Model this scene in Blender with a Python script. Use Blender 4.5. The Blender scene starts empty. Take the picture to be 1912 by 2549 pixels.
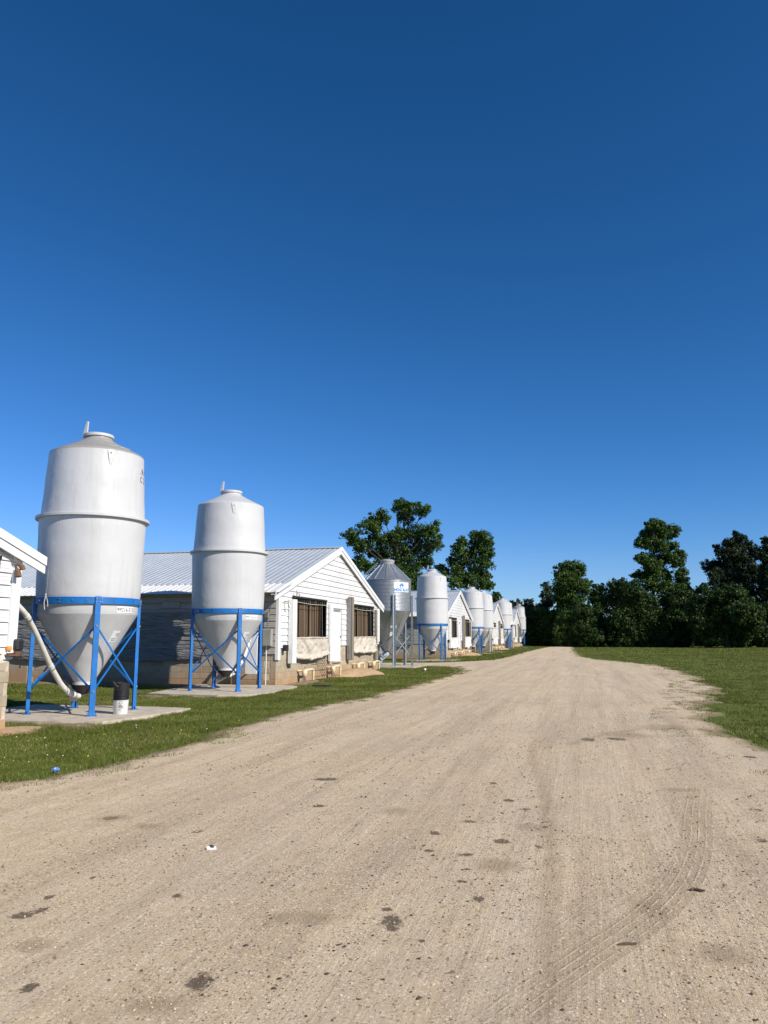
import bpy, math, random
import numpy as np
from mathutils import Vector, Matrix

# ------------------------------------------------------------------ camera, sky, sun, exposure
SC = bpy.context.scene
COL = SC.collection
R = math.radians
CAM_H = 1.6
YAW = R(14.45)
PITCH = R(9.136)
cam_d = bpy.data.cameras.new('camera')
cam = bpy.data.objects.new('camera', cam_d)
COL.objects.link(cam)
cam.location = (0, 0, CAM_H)
cam.rotation_euler = (math.pi / 2 + PITCH, 0, YAW)
cam_d.sensor_fit = 'HORIZONTAL'
cam_d.sensor_width = 36.0
cam_d.lens = 36.0 * 1912.0 / 1912.0
cam_d.clip_end = 2000
cam_d.clip_start = 0.05
SC.camera = cam

SUN_EL, SUN_BEAR = 34.0, 111.5          # bearing clockwise from +Y
W = bpy.data.worlds.new('World')
SC.world = W
W.use_nodes = True
wn, wl = W.node_tree.nodes, W.node_tree.links
sky = wn.new('ShaderNodeTexSky')
sky.sky_type = 'NISHITA'
sky.sun_disc = False
sky.sun_elevation = R(SUN_EL)
sky.sun_rotation = R(SUN_BEAR)
sky.altitude = 1000
sky.air_density = 1.0
sky.dust_density = 0.25
sky.ozone_density = 9.0
gm = wn.new('ShaderNodeGamma')
gm.inputs[1].default_value = 1.2
wl.new(sky.outputs[0], gm.inputs[0])
tn = wn.new('ShaderNodeMix')
tn.data_type = 'RGBA'
tn.blend_type = 'MULTIPLY'
tn.inputs[0].default_value = 1.0
tn.inputs[7].default_value = (0.53, 0.93, 0.98, 1)
wl.new(gm.outputs[0], tn.inputs[6])
sp_ = wn.new('ShaderNodeSeparateColor')
wl.new(tn.outputs[2], sp_.inputs[0])
pw = wn.new('ShaderNodeMath'); pw.operation = 'POWER'; pw.inputs[1].default_value = 1.45
wl.new(sp_.outputs[0], pw.inputs[0])
pm = wn.new('ShaderNodeMath'); pm.operation = 'MULTIPLY'; pm.inputs[1].default_value = 1.58
wl.new(pw.outputs[0], pm.inputs[0])
lin = wn.new('ShaderNodeMath'); lin.operation = 'MULTIPLY'; lin.inputs[1].default_value = 1.75
wl.new(sp_.outputs[0], lin.inputs[0])
mn = wn.new('ShaderNodeMath'); mn.operation = 'MINIMUM'
wl.new(pm.outputs[0], mn.inputs[0]); wl.new(lin.outputs[0], mn.inputs[1])
cb = wn.new('ShaderNodeCombineColor')
wl.new(mn.outputs[0], cb.inputs[0]); wl.new(sp_.outputs[1], cb.inputs[1]); wl.new(sp_.outputs[2], cb.inputs[2])
bg = wn['Background']
wl.new(cb.outputs[0], bg.inputs['Color'])
bg.inputs['Strength'].default_value = 0.080

sun_d = bpy.data.lights.new('sun', 'SUN')
sun_d.energy = 5.0
sun_d.angle = R(0.53)
sun_d.color = (1.0, 0.93, 0.83)
sun = bpy.data.objects.new('sun', sun_d)
COL.objects.link(sun)
sb, se = R(SUN_BEAR), R(SUN_EL)
SUN_DIR = Vector((math.sin(sb) * math.cos(se), math.cos(sb) * math.cos(se), math.sin(se)))
sun.rotation_euler = SUN_DIR.to_track_quat('Z', 'Y').to_euler()

SC.view_settings.view_transform = 'Standard'
SC.view_settings.look = 'None'
SC.view_settings.gamma = 1.0
SC.view_settings.exposure = 0.2
SC.render.engine = 'CYCLES'

# ------------------------------------------------------------------ measured photograph -> world
FPX = 1912.0
_cp, _sp, _c, _s = math.cos(PITCH), math.sin(PITCH), math.cos(YAW), math.sin(YAW)


def ray(px, py):
    x, y = (px - 956) / FPX, -(py - 1274.5) / FPX
    fw, up = _cp - y * _sp, _sp + y * _cp
    return (x * _c - fw * _s, x * _s + fw * _c, up)


def gnd(px, py, z=0.0):
    r = ray(px, py)
    t = (z - CAM_H) / r[2]
    return (r[0] * t, r[1] * t)


def at_depth(px, py, fw):
    r = ray(px, py)
    k = -_s * r[0] + _c * r[1]
    t = fw / k
    return Vector((r[0] * t, r[1] * t, CAM_H + r[2] * t))


# ------------------------------------------------------------------ mesh helpers
def new_obj(name, me, parent=None, loc=(0, 0, 0), rot=(0, 0, 0)):
    o = bpy.data.objects.new(name, me)
    COL.objects.link(o)
    o.location = loc
    o.rotation_euler = rot
    if parent is not None:
        o.parent = parent
    return o


def tag(o, label=None, cat=None, group=None, kind=None):
    if label: o['label'] = label
    if cat: o['category'] = cat
    if group: o['group'] = group
    if kind: o['kind'] = kind
    return o


def thing(name, label, cat, loc=(0, 0, 0), rz=0.0, group=None):
    o = new_obj(name, None, None, loc, (0, 0, rz))
    o.empty_display_size = 0.2
    return tag(o, label, cat, group)


class MB:
    def __init__(self):
        self.v, self.f = [], []

    def add(self, vs, fs):
        b = len(self.v)
        self.v += [tuple(p) for p in vs]
        self.f += [tuple(i + b for i in q) for q in fs]
        return self

    def box(self, a, b, bev=0.0):
        x0, y0, z0 = a
        x1, y1, z1 = b
        if bev <= 0:
            vs = [(x0, y0, z0), (x1, y0, z0), (x1, y1, z0), (x0, y1, z0), (x0, y0, z1), (x1, y0, z1), (x1, y1, z1), (x0, y1, z1)]
            fs = [(0, 3, 2, 1), (4, 5, 6, 7), (0, 1, 5, 4), (1, 2, 6, 5), (2, 3, 7, 6), (3, 0, 4, 7)]
            return self.add(vs, fs)
        vs, idx = [], {}
        for sx in (0, 1):
            for sy in (0, 1):
                for sz in (0, 1):
                    X, Y, Z = (x0, x1)[sx], (y0, y1)[sy], (z0, z1)[sz]
                    dx, dy, dz = (bev, -bev)[sx], (bev, -bev)[sy], (bev, -bev)[sz]
                    for ax, p in enumerate(((X, Y + dy, Z + dz), (X + dx, Y, Z + dz), (X + dx, Y + dy, Z))):
                        idx[(sx, sy, sz, ax)] = len(vs)
                        vs.append(p)
        I = idx
        fs = []
        for s in (0, 1):
            q = [I[(s, 0, 0, 0)], I[(s, 1, 0, 0)], I[(s, 1, 1, 0)], I[(s, 0, 1, 0)]]
            fs.append(q if s else q[::-1])
            q = [I[(0, s, 0, 1)], I[(0, s, 1, 1)], I[(1, s, 1, 1)], I[(1, s, 0, 1)]]
            fs.append(q if s else q[::-1])
            q = [I[(0, 0, s, 2)], I[(1, 0, s, 2)], I[(1, 1, s, 2)], I[(0, 1, s, 2)]]
            fs.append(q if s else q[::-1])
        for a_ in (0, 1):
            for b_ in (0, 1):
                fs.append([I[(0, a_, b_, 1)], I[(1, a_, b_, 1)], I[(1, a_, b_, 2)], I[(0, a_, b_, 2)]])
                fs.append([I[(a_, 0, b_, 0)], I[(a_, 1, b_, 0)], I[(a_, 1, b_, 2)], I[(a_, 0, b_, 2)]])
                fs.append([I[(a_, b_, 0, 0)], I[(a_, b_, 1, 0)], I[(a_, b_, 1, 1)], I[(a_, b_, 0, 1)]])
        for sx in (0, 1):
            for sy in (0, 1):
                for sz in (0, 1):
                    fs.append([I[(sx, sy, sz, k)] for k in range(3)])
        return self.add(vs, fs)

    def lathe(self, prof, n=48, c=(0, 0, 0), cap0=False, cap1=False):
        vs, fs = [], []
        for (r, z) in prof:
            for k in range(n):
                a = 2 * math.pi * k / n
                vs.append((c[0] + r * math.cos(a), c[1] + r * math.sin(a), c[2] + z))
        m = len(prof)
        for i in range(m - 1):
            for k in range(n):
                k2 = (k + 1) % n
                fs.append((i * n + k, i * n + k2, (i + 1) * n + k2, (i + 1) * n + k))
        if cap0: fs.append(tuple(range(n))[::-1])
        if cap1: fs.append(tuple((m - 1) * n + k for k in range(n)))
        return self.add(vs, fs)

    def tube(self, pts, r, n=8, caps=True):
        pts = [Vector(p) for p in pts]
        rs = r if isinstance(r, (list, tuple)) else [r] * len(pts)
        vs, fs = [], []
        up = Vector((0, 0, 1))
        prev = None
        for i, p in enumerate(pts):
            d = (pts[min(i + 1, len(pts) - 1)] - pts[max(i - 1, 0)]).normalized()
            if prev is None:
                u = d.cross(up)
                if u.length < 1e-3: u = d.cross(Vector((1, 0, 0)))
                u.normalize()
            else:
                u = (prev - d * prev.dot(d)).normalized()
            prev = u
            w = d.cross(u)
            for k in range(n):
                a = 2 * math.pi * k / n
                vs.append(p + (u * math.cos(a) + w * math.sin(a)) * rs[i])
        for i in range(len(pts) - 1):
            for k in range(n):
                k2 = (k + 1) % n
                fs.append((i * n + k, i * n + k2, (i + 1) * n + k2, (i + 1) * n + k))
        if caps:
            fs.append(tuple(range(n))[::-1])
            fs.append(tuple((len(pts) - 1) * n + k for k in range(n)))
        return self.add(vs, fs)

    def bar(self, a, b, w, t, side=None):
        a, b = Vector(a), Vector(b)
        d = (b - a).normalized()
        s_ = Vector(side) if side is not None else d.cross(Vector((0, 0, 1)))
        if s_.length < 1e-4: s_ = Vector((1, 0, 0))
        s_ = (s_ - d * s_.dot(d)).normalized()
        n_ = d.cross(s_)
        vs = []
        for p in (a, b):
            for (i, j) in ((-1, -1), (1, -1), (1, 1), (-1, 1)):
                vs.append(p + s_ * (i * w / 2) + n_ * (j * t / 2))
        fs = [(0, 3, 2, 1), (4, 5, 6, 7), (0, 1, 5, 4), (1, 2, 6, 5), (2, 3, 7, 6), (3, 0, 4, 7)]
        return self.add(vs, fs)

    def prism(self, poly, z0, z1):
        n = len(poly)
        vs = [(p[0], p[1], z0) for p in poly] + [(p[0], p[1], z1) for p in poly]
        fs = [tuple(range(n))[::-1], tuple(range(n, 2 * n))]
        fs += [(k, (k + 1) % n, n + (k + 1) % n, n + k) for k in range(n)]
        return self.add(vs, fs)

    def mesh(self, name, mat, smooth=False, angle=None):
        me = bpy.data.meshes.new(name)
        me.from_pydata(self.v, [], self.f)
        me.materials.append(mat)
        if smooth:
            me.polygons.foreach_set('use_smooth', [True] * len(me.polygons))
            if angle is not None:
                me.set_sharp_from_angle(angle=R(angle))
        me.update()
        return me

    def build(self, name, mat, parent=None, smooth=False, angle=35, loc=(0, 0, 0), rot=(0, 0, 0)):
        return new_obj(name, self.mesh(name, mat, smooth, angle), parent, loc, rot)


def np_mesh(name, verts, faces, mat, attrs=None, smooth=False):
    """verts (N,3), faces (M,k) numpy -> mesh; attrs: {name: (domain, array)}"""
    me = bpy.data.meshes.new(name)
    k = faces.shape[1]
    me.vertices.add(len(verts))
    me.vertices.foreach_set('co', np.ascontiguousarray(verts, dtype=np.float32).ravel())
    me.loops.add(faces.size)
    me.loops.foreach_set('vertex_index', np.ascontiguousarray(faces, dtype=np.int32).ravel())
    me.polygons.add(len(faces))
    me.polygons.foreach_set('loop_start', np.arange(0, faces.size, k, dtype=np.int32))
    me.polygons.foreach_set('loop_total', np.full(len(faces), k, dtype=np.int32))
    if smooth:
        me.polygons.foreach_set('use_smooth', np.ones(len(faces), dtype=bool))
    me.materials.append(mat)
    me.update(calc_edges=True)
    if attrs:
        for nm, (dom, arr) in attrs.items():
            a = me.attributes.new(nm, 'FLOAT', dom)
            a.data.foreach_set('value', np.ascontiguousarray(arr, dtype=np.float32))
    return me


# ------------------------------------------------------------------ materials
class NT:
    def __init__(self, name):
        self.m = bpy.data.materials.new(name)
        self.m.use_nodes = True
        self.t = self.m.node_tree
        self.n, self.l = self.t.nodes, self.t.links
        self.b = self.n['Principled BSDF']
        self._tc = None

    def coord(self, which='Object'):
        if self._tc is None: self._tc = self.n.new('ShaderNodeTexCoord')
        return self._tc.outputs[which]

    def pos(self):
        g = self.n.new('ShaderNodeNewGeometry')
        return g.outputs['Position']

    def mapping(self, vec, scale):
        m = self.n.new('ShaderNodeMapping')
        m.inputs['Scale'].default_value = scale
        self.l.new(vec, m.inputs['Vector'])
        return m.outputs[0]

    def noise(self, vec, scale=5, detail=4, rough=0.6, out='Fac'):
        n = self.n.new('ShaderNodeTexNoise')
        n.inputs['Scale'].default_value = scale
        n.inputs['Detail'].default_value = detail
        n.inputs['Roughness'].default_value = rough
        if vec is not None: self.l.new(vec, n.inputs['Vector'])
        return n.outputs[out]

    def voronoi(self, vec, scale=5, feature='F1', out='Distance'):
        n = self.n.new('ShaderNodeTexVoronoi')
        n.feature = feature
        n.inputs['Scale'].default_value = scale
        self.l.new(vec, n.inputs['Vector'])
        return n.outputs[out]

    def ramp(self, fac, stops, interp='LINEAR'):
        r = self.n.new('ShaderNodeValToRGB')
        r.color_ramp.interpolation = interp
        els = r.color_ramp.elements
        while len(els) < len(stops): els.new(0.5)
        for e, (p, c) in zip(els, stops):
            e.position = p
            e.color = c if len(c) == 4 else (*c, 1)
        self.l.new(fac, r.inputs[0])
        return r.outputs[0]

    def g(self, fac, a, b):
        """0..1 grey step between a and b"""
        return self.rng(fac, a, b, 0, 1)

    def rng(self, fac, a, b, c, d):
        r = self.n.new('ShaderNodeMapRange')
        r.inputs[1].default_value, r.inputs[2].default_value = a, b
        r.inputs[3].default_value, r.inputs[4].default_value = c, d
        self.l.new(fac, r.inputs[0])
        return r.outputs[0]

    def mix(self, fac, a, b, mode='MIX'):
        m = self.n.new('ShaderNodeMix')
        m.data_type = 'RGBA'
        m.blend_type = mode
        for sock, val in ((m.inputs[0], fac), (m.inputs[6], a), (m.inputs[7], b)):
            if isinstance(val, (int, float)): sock.default_value = val
            elif isinstance(val, tuple): sock.default_value = (*val, 1) if len(val) == 3 else val
            else: self.l.new(val, sock)
        return m.outputs[2]

    def math(self, op, a, b=0.0):
        m = self.n.new('ShaderNodeMath')
        m.operation = op
        for sock, val in ((m.inputs[0], a), (m.inputs[1], b)):
            if isinstance(val, (int, float)): sock.default_value = val
            else: self.l.new(val, sock)
        return m.outputs[0]

    def attr(self, name, out='Fac'):
        a = self.n.new('ShaderNodeAttribute')
        a.attribute_name = name
        return a.outputs[out]

    def sep(self, vec):
        s_ = self.n.new('ShaderNodeSeparateXYZ')
        self.l.new(vec, s_.inputs[0])
        return s_.outputs

    def bump(self, h, strength=0.3, dist=0.01, nrm=None):
        b = self.n.new('ShaderNodeBump')
        b.inputs['Strength'].default_value = strength
        b.inputs['Distance'].default_value = dist
        self.l.new(h, b.inputs['Height'])
        if nrm is not None: self.l.new(nrm, b.inputs['Normal'])
        self.l.new(b.outputs[0], self.b.inputs['Normal'])
        return b.outputs[0]

    def set(self, color=None, rough=None, metal=None, spec=None):
        for nm, v in (('Base Color', color), ('Roughness', rough), ('Metallic', metal), ('Specular IOR Level', spec)):
            if v is None: continue
            if isinstance(v, (int, float)): self.b.inputs[nm].default_value = v
            elif isinstance(v, tuple): self.b.inputs[nm].default_value = (*v, 1)
            else: self.l.new(v, self.b.inputs[nm])
        return self.m


def m_simple(name, col, rough=0.6, metal=0.0, var=0.15, scale=6, bump=0.0, bscale=60, streak=None, dirt=None, dirt_amt=0.4):
    t = NT(name)
    p = t.pos()
    n1 = t.noise(p, scale, 5, 0.65)
    lo = tuple(c * (1 - var) for c in col)
    hi = tuple(min(1, c * (1 + var)) for c in col)
    c = t.ramp(n1, [(0.3, lo), (0.7, hi)])
    if streak:
        sv = t.mapping(p, (streak, streak, streak * 0.06))
        sn = t.noise(sv, 1.0, 5, 0.7)
        c = t.mix(t.rng(sn, 0.5, 0.8, 0, dirt_amt), c, dirt or tuple(x * .5 for x in col))
    elif dirt:
        sn = t.noise(p, scale * 0.7, 6, 0.75)
        c = t.mix(t.rng(sn, 0.5, 0.75, 0, dirt_amt), c, dirt)
    if bump > 0:
        t.bump(t.noise(p, bscale, 4, 0.7), bump, 0.01)
    return t.set(c, rough, metal)


def m_ground():
    t = NT('ground_grass')
    p = t.pos()
    a = t.noise(p, 0.35, 6, 0.7)
    b = t.noise(p, 3.0, 6, 0.75)
    d = t.noise(p, 28.0, 5, 0.7)
    c = t.ramp(b, [(0.28, (0.062, 0.088, 0.014)), (0.5, (0.115, 0.144, 0.022)), (0.72, (0.19, 0.186, 0.045))])
    c = t.mix(t.rng(a, 0.55, 0.75, 0, 0.3), c, (0.17, 0.15, 0.055))
    c = t.mix(t.rng(d, 0.3, 0.62, 0.55, 0.0), c, (0.03, 0.042, 0.010), 'MIX')
    fb = t.noise(t.mapping(p, (120, 120, 120)), 1, 3, 0.7)
    c = t.mix(t.rng(fb, 0.45, 0.7, 0, 0.5), c, (0.17, 0.21, 0.05))
    t.bump(d, 0.9, 0.03)
    return t.set(c, 0.9, spec=0.1)


def m_grass_blade():
    t = NT('grass_blades')
    v = t.attr('tint')
    p = t.pos()
    a = t.noise(p, 0.9, 4, 0.7)
    c = t.ramp(v, [(0.0, (0.064, 0.088, 0.014)), (0.45, (0.138, 0.168, 0.028)), (0.8, (0.22, 0.24, 0.052)), (0.95, (0.36, 0.32, 0.14))])
    c = t.mix(t.rng(a, 0.5, 0.75, 0, 0.45), c, (0.16, 0.17, 0.045))
    t.set(c, 0.6, spec=0.2)
    tr = t.n.new('ShaderNodeBsdfTranslucent')
    t.l.new(c, tr.inputs[0])
    mx = t.n.new('ShaderNodeMixShader')
    mx.inputs[0].default_value = 0.3
    out = t.n['Material Output']
    t.l.new(t.b.outputs[0], mx.inputs[1])
    t.l.new(tr.outputs[0], mx.inputs[2])
    t.l.new(mx.outputs[0], out.inputs[0])
    return t.m


def m_leaf(name, dark, mid, light):
    t = NT(name)
    v = t.attr('tint')
    p = t.pos()
    a = t.noise(p, 0.55, 4, 0.7)
    c = t.ramp(v, [(0.0, dark), (0.55, mid), (1.0, light)])
    c = t.mix(t.rng(a, 0.35, 0.7, 0.0, 0.55), c, dark)
    t.set(c, 0.55, spec=0.3)
    tr = t.n.new('ShaderNodeBsdfTranslucent')
    t.l.new(t.mix(1.0, c, (1.0, 1.1, 0.5), 'MULTIPLY'), tr.inputs[0])
    mx = t.n.new('ShaderNodeMixShader')
    mx.inputs[0].default_value = 0.22
    out = t.n['Material Output']
    t.l.new(t.b.outputs[0], mx.inputs[1])
    t.l.new(tr.outputs[0], mx.inputs[2])
    t.l.new(mx.outputs[0], out.inputs[0])
    return t.m


def m_road():
    t = NT('gravel_road')
    p = t.pos()
    big = t.noise(p, 0.5, 5, 0.6)
    mid = t.noise(p, 4.0, 6, 0.7)
    fine = t.noise(p, 60.0, 5, 0.75)
    vfine = t.noise(p, 230.0, 3, 0.7)
    wheel = t.mapping(p, (1.9, 0.11, 1.0))
    lane = t.noise(wheel, 1.0, 5, 0.6)
    lane2 = t.noise(t.mapping(p, (22.0, 0.6, 1.0)), 1.0, 4, 0.65)
    c = t.ramp(mid, [(0.25, (0.515, 0.392, 0.240)), (0.5, (0.615, 0.475, 0.298)), (0.75, (0.70, 0.56, 0.365))])
    c = t.mix(t.rng(lane, 0.42, 0.62, 0, 0.6), c, (0.67, 0.55, 0.385))
    c = t.mix(t.rng(lane, 0.48, 0.34, 0, 0.7), c, (0.43, 0.335, 0.235))
    lane3 = t.noise(t.mapping(p, (5.5, 0.22, 1.0)), 1.0, 4, 0.6)
    c = t.mix(t.rng(lane3, 0.5, 0.68, 0, 0.45), c, (0.40, 0.31, 0.215))
    c = t.mix(t.rng(lane3, 0.45, 0.3, 0, 0.35), c, (0.70, 0.59, 0.43))
    c = t.mix(t.rng(big, 0.45, 0.68, 0, 0.55), c, (0.50, 0.395, 0.285))
    c = t.mix(t.rng(lane2, 0.52, 0.72, 0, 0.3), c, (0.36, 0.27, 0.17))
    # fine aggregate
    c = t.mix(t.rng(fine, 0.52, 0.72, 0, 0.55), c, (0.76, 0.64, 0.47))
    c = t.mix(t.rng(fine, 0.46, 0.28, 0, 0.6), c, (0.27, 0.20, 0.125))
    cell = t.voronoi(p, 85.0, 'F1', 'Color')
    cs = t.sep(cell)
    c = t.mix(t.rng(cs[0], 0.86, 0.93, 0, 0.6), c, (0.82, 0.73, 0.58))
    c = t.mix(t.rng(cs[1], 0.93, 0.97, 0, 0.6), c, (0.13, 0.10, 0.075))
    # damp patches and dung, edges broken up by noise
    st = t.attr('stain')
    sn = t.math('ADD', st, t.math('MULTIPLY', t.math('SUBTRACT', t.noise(p, 15.0, 6, 0.82), 0.5), 2.3))
    hard = t.math('MULTIPLY', t.rng(sn, 0.5, 0.7, 0, 0.85), t.rng(st, 0.05, 0.3, 0, 1))
    c = t.mix(hard, c, (0.10, 0.073, 0.05))
    so = t.attr('soft')
    sm = t.math('ADD', so, t.math('MULTIPLY', t.math('SUBTRACT', mid, 0.5), 0.7))
    c = t.mix(t.rng(sm, 0.15, 0.9, 0, 0.55), c, (0.30, 0.22, 0.13))
    # small scattered dark crumbs
    cr = t.noise(t.mapping(p, (1.0, 1.6, 1.0)), 7.0, 7, 0.8)
    c = t.mix(t.rng(cr, 0.665, 0.70, 0, 0.75), c, (0.12, 0.09, 0.065))
    # tyre tread bands
    u = t.attr('track')
    inside = t.math('MULTIPLY', t.rng(u, -1.05, -0.9, 0, 1), t.rng(u, 1.05, 0.9, 0, 1))
    wv = t.math('SINE', t.math('MULTIPLY', u, 14.0))
    wv = t.rng(wv, 0.55, 0.98, 0, 1)
    brk = t.rng(t.noise(p, 11.0, 5, 0.75), 0.42, 0.56, 0, 1)
    tin = t.math('MULTIPLY', inside, t.attr('track_w'))
    c = t.mix(t.math('MULTIPLY', tin, 0.42), c, (0.33, 0.25, 0.155))
    tread = t.math('MULTIPLY', t.math('MULTIPLY', wv, tin), brk)
    c = t.mix(t.math('MULTIPLY', tread, 0.7), c, (0.66, 0.53, 0.36))
    # soil and thatch at the grass edge
    e = t.attr('edge')
    en = t.math('ADD', e, t.math('MULTIPLY', t.math('SUBTRACT', t.noise(p, 5.0, 6, 0.75), 0.5), 1.1))
    c = t.mix(t.rng(en, 0.45, 0.95, 0, 0.8), c, (0.22, 0.165, 0.09))
    c = t.mix(t.rng(en, 1.0, 1.4, 0, 0.85), c, (0.105, 0.12, 0.03))
    h = t.math('ADD', t.math('MULTIPLY', fine, 0.6), t.math('MULTIPLY', vfine, 0.25))
    h = t.math('ADD', h, t.math('MULTIPLY', cs[2], 0.25))
    h = t.math('ADD', h, t.math('MULTIPLY', tread, 0.3))
    h = t.math('ADD', h, t.math('MULTIPLY', lane2, 0.6))
    t.bump(h, 0.85, 0.016)
    return t.set(c, 0.92, spec=0.15)


def m_block():
    t = NT('concrete_block')
    p = t.pos()
    oi = t.n.new('ShaderNodeObjectInfo')
    c = t.ramp(t.noise(p, 3.0, 6, 0.7), [(0.3, (0.30, 0.245, 0.17)), (0.55, (0.40, 0.335, 0.24)), (0.8, (0.47, 0.40, 0.30))])
    c = t.mix(0.35, c, t.ramp(oi.outputs['Random'], [(0, (0.30, 0.25, 0.18)), (1, (0.5, 0.43, 0.32))]), 'MIX')
    z = t.sep(p)[2]
    zz = t.math('ADD', z, t.math('MULTIPLY', t.math('SUBTRACT', t.noise(p, 2.5, 6, 0.75), 0.5), 0.9))
    c = t.mix(t.rng(zz, 0.55, 0.05, 0, 0.7), c, (0.40, 0.22, 0.095))
    sv = t.noise(t.mapping(p, (9, 9, 0.5)), 1, 5, 0.7)
    c = t.mix(t.rng(sv, 0.55, 0.75, 0, 0.4), c, (0.17, 0.13, 0.09))
    t.bump(t.noise(p, 90, 4, 0.7), 0.5, 0.006)
    return t.set(c, 0.92, spec=0.15)


def m_wood(name, a, b, scale=(14, 14, 0.9), rough=0.85):
    t = NT(name)
    p = t.pos()
    g = t.noise(t.mapping(p, scale), 1, 6, 0.7)
    oi = t.n.new('ShaderNodeObjectInfo')
    c = t.ramp(g, [(0.28, a), (0.72, b)])
    c = t.mix(t.rng(oi.outputs['Random'], 0, 1, 0.0, 0.5), c, tuple(x * 0.45 for x in a))
    t.bump(g, 0.5, 0.006)
    return t.set(c, rough, spec=0.2)


def m_metal_sheet(name, col, rough, metal, dirt):
    t = NT(name)
    p = t.pos()
    c = t.ramp(t.noise(p, 1.3, 5, 0.6), [(0.3, tuple(x * .9 for x in col)), (0.7, tuple(min(1, x * 1.08) for x in col))])
    oi = t.n.new('ShaderNodeObjectInfo')
    c = t.mix(t.rng(oi.outputs['Random'], 0, 1, 0, 0.18), c, tuple(x * .75 for x in col))
    sp = t.noise(t.mapping(p, (3.0, 0.35, 0.35)), 1.0, 6, 0.75)
    c = t.mix(t.rng(sp, 0.55, 0.8, 0, 0.35), c, dirt)
    t.set(c, t.rng(t.noise(p, 4, 4, 0.7), 0.3, 0.7, rough * .8, min(1, rough * 1.3)), metal)
    return t.m


def m_silo(name, col, grime):
    t = NT(name)
    p = t.pos()
    c = t.ramp(t.noise(p, 1.1, 6, 0.65), [(0.25, tuple(x * .92 for x in col)), (0.7, col)])
    st = t.noise(t.mapping(p, (7, 7, 0.28)), 1, 6, 0.72)
    c = t.mix(t.rng(st, 0.52, 0.78, 0, 0.4), c, grime)
    sp = t.noise(p, 26, 3, 0.8)
    c = t.mix(t.rng(sp, 0.69, 0.74, 0, 0.3), c, grime)
    ob = t.noise(p, 2.2, 3, 0.5)
    t.bump(ob, 0.14, 0.12)
    t.set(c, t.rng(st, 0.3, 0.7, 0.36, 0.55), 0.0, 0.4)
    return t.m


def m_galv():
    t = NT('galvanised_steel')
    p = t.pos()
    cs = t.sep(t.voronoi(p, 28, 'F1', 'Color'))
    c = t.ramp(cs[0], [(0, (0.33, 0.36, 0.38)), (1, (0.48, 0.51, 0.53))])
    st = t.noise(t.mapping(p, (5, 5, 0.4)), 1, 6, 0.7)
    c = t.mix(t.rng(st, 0.5, 0.8, 0, 0.4), c, (0.33, 0.33, 0.32))
    return t.set(c, t.rng(cs[1], 0, 1, 0.34, 0.5), 0.75)


def m_tarp(name, col, dirt, fold=(5, 5, 12), fs=0.5, fd=0.03, rough=0.6):
    t = NT(name)
    p = t.pos()
    c = t.ramp(t.noise(p, 2.4, 6, 0.7), [(0.3, tuple(x * .86 for x in col)), (0.7, col)])
    st = t.noise(t.mapping(p, (6, 6, 1.6)), 1, 6, 0.75)
    c = t.mix(t.rng(st, 0.48, 0.75, 0, 0.55), c, dirt)
    fn = t.noise(t.mapping(p, fold), 1, 3, 0.45)
    rd = t.math('SUBTRACT', 1.0, t.math('ABSOLUTE', t.math('MULTIPLY', t.math('SUBTRACT', fn, 0.5), 4.0)))
    t.bump(rd, fs, fd)
    return t.set(c, rough, spec=0.4)


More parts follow.
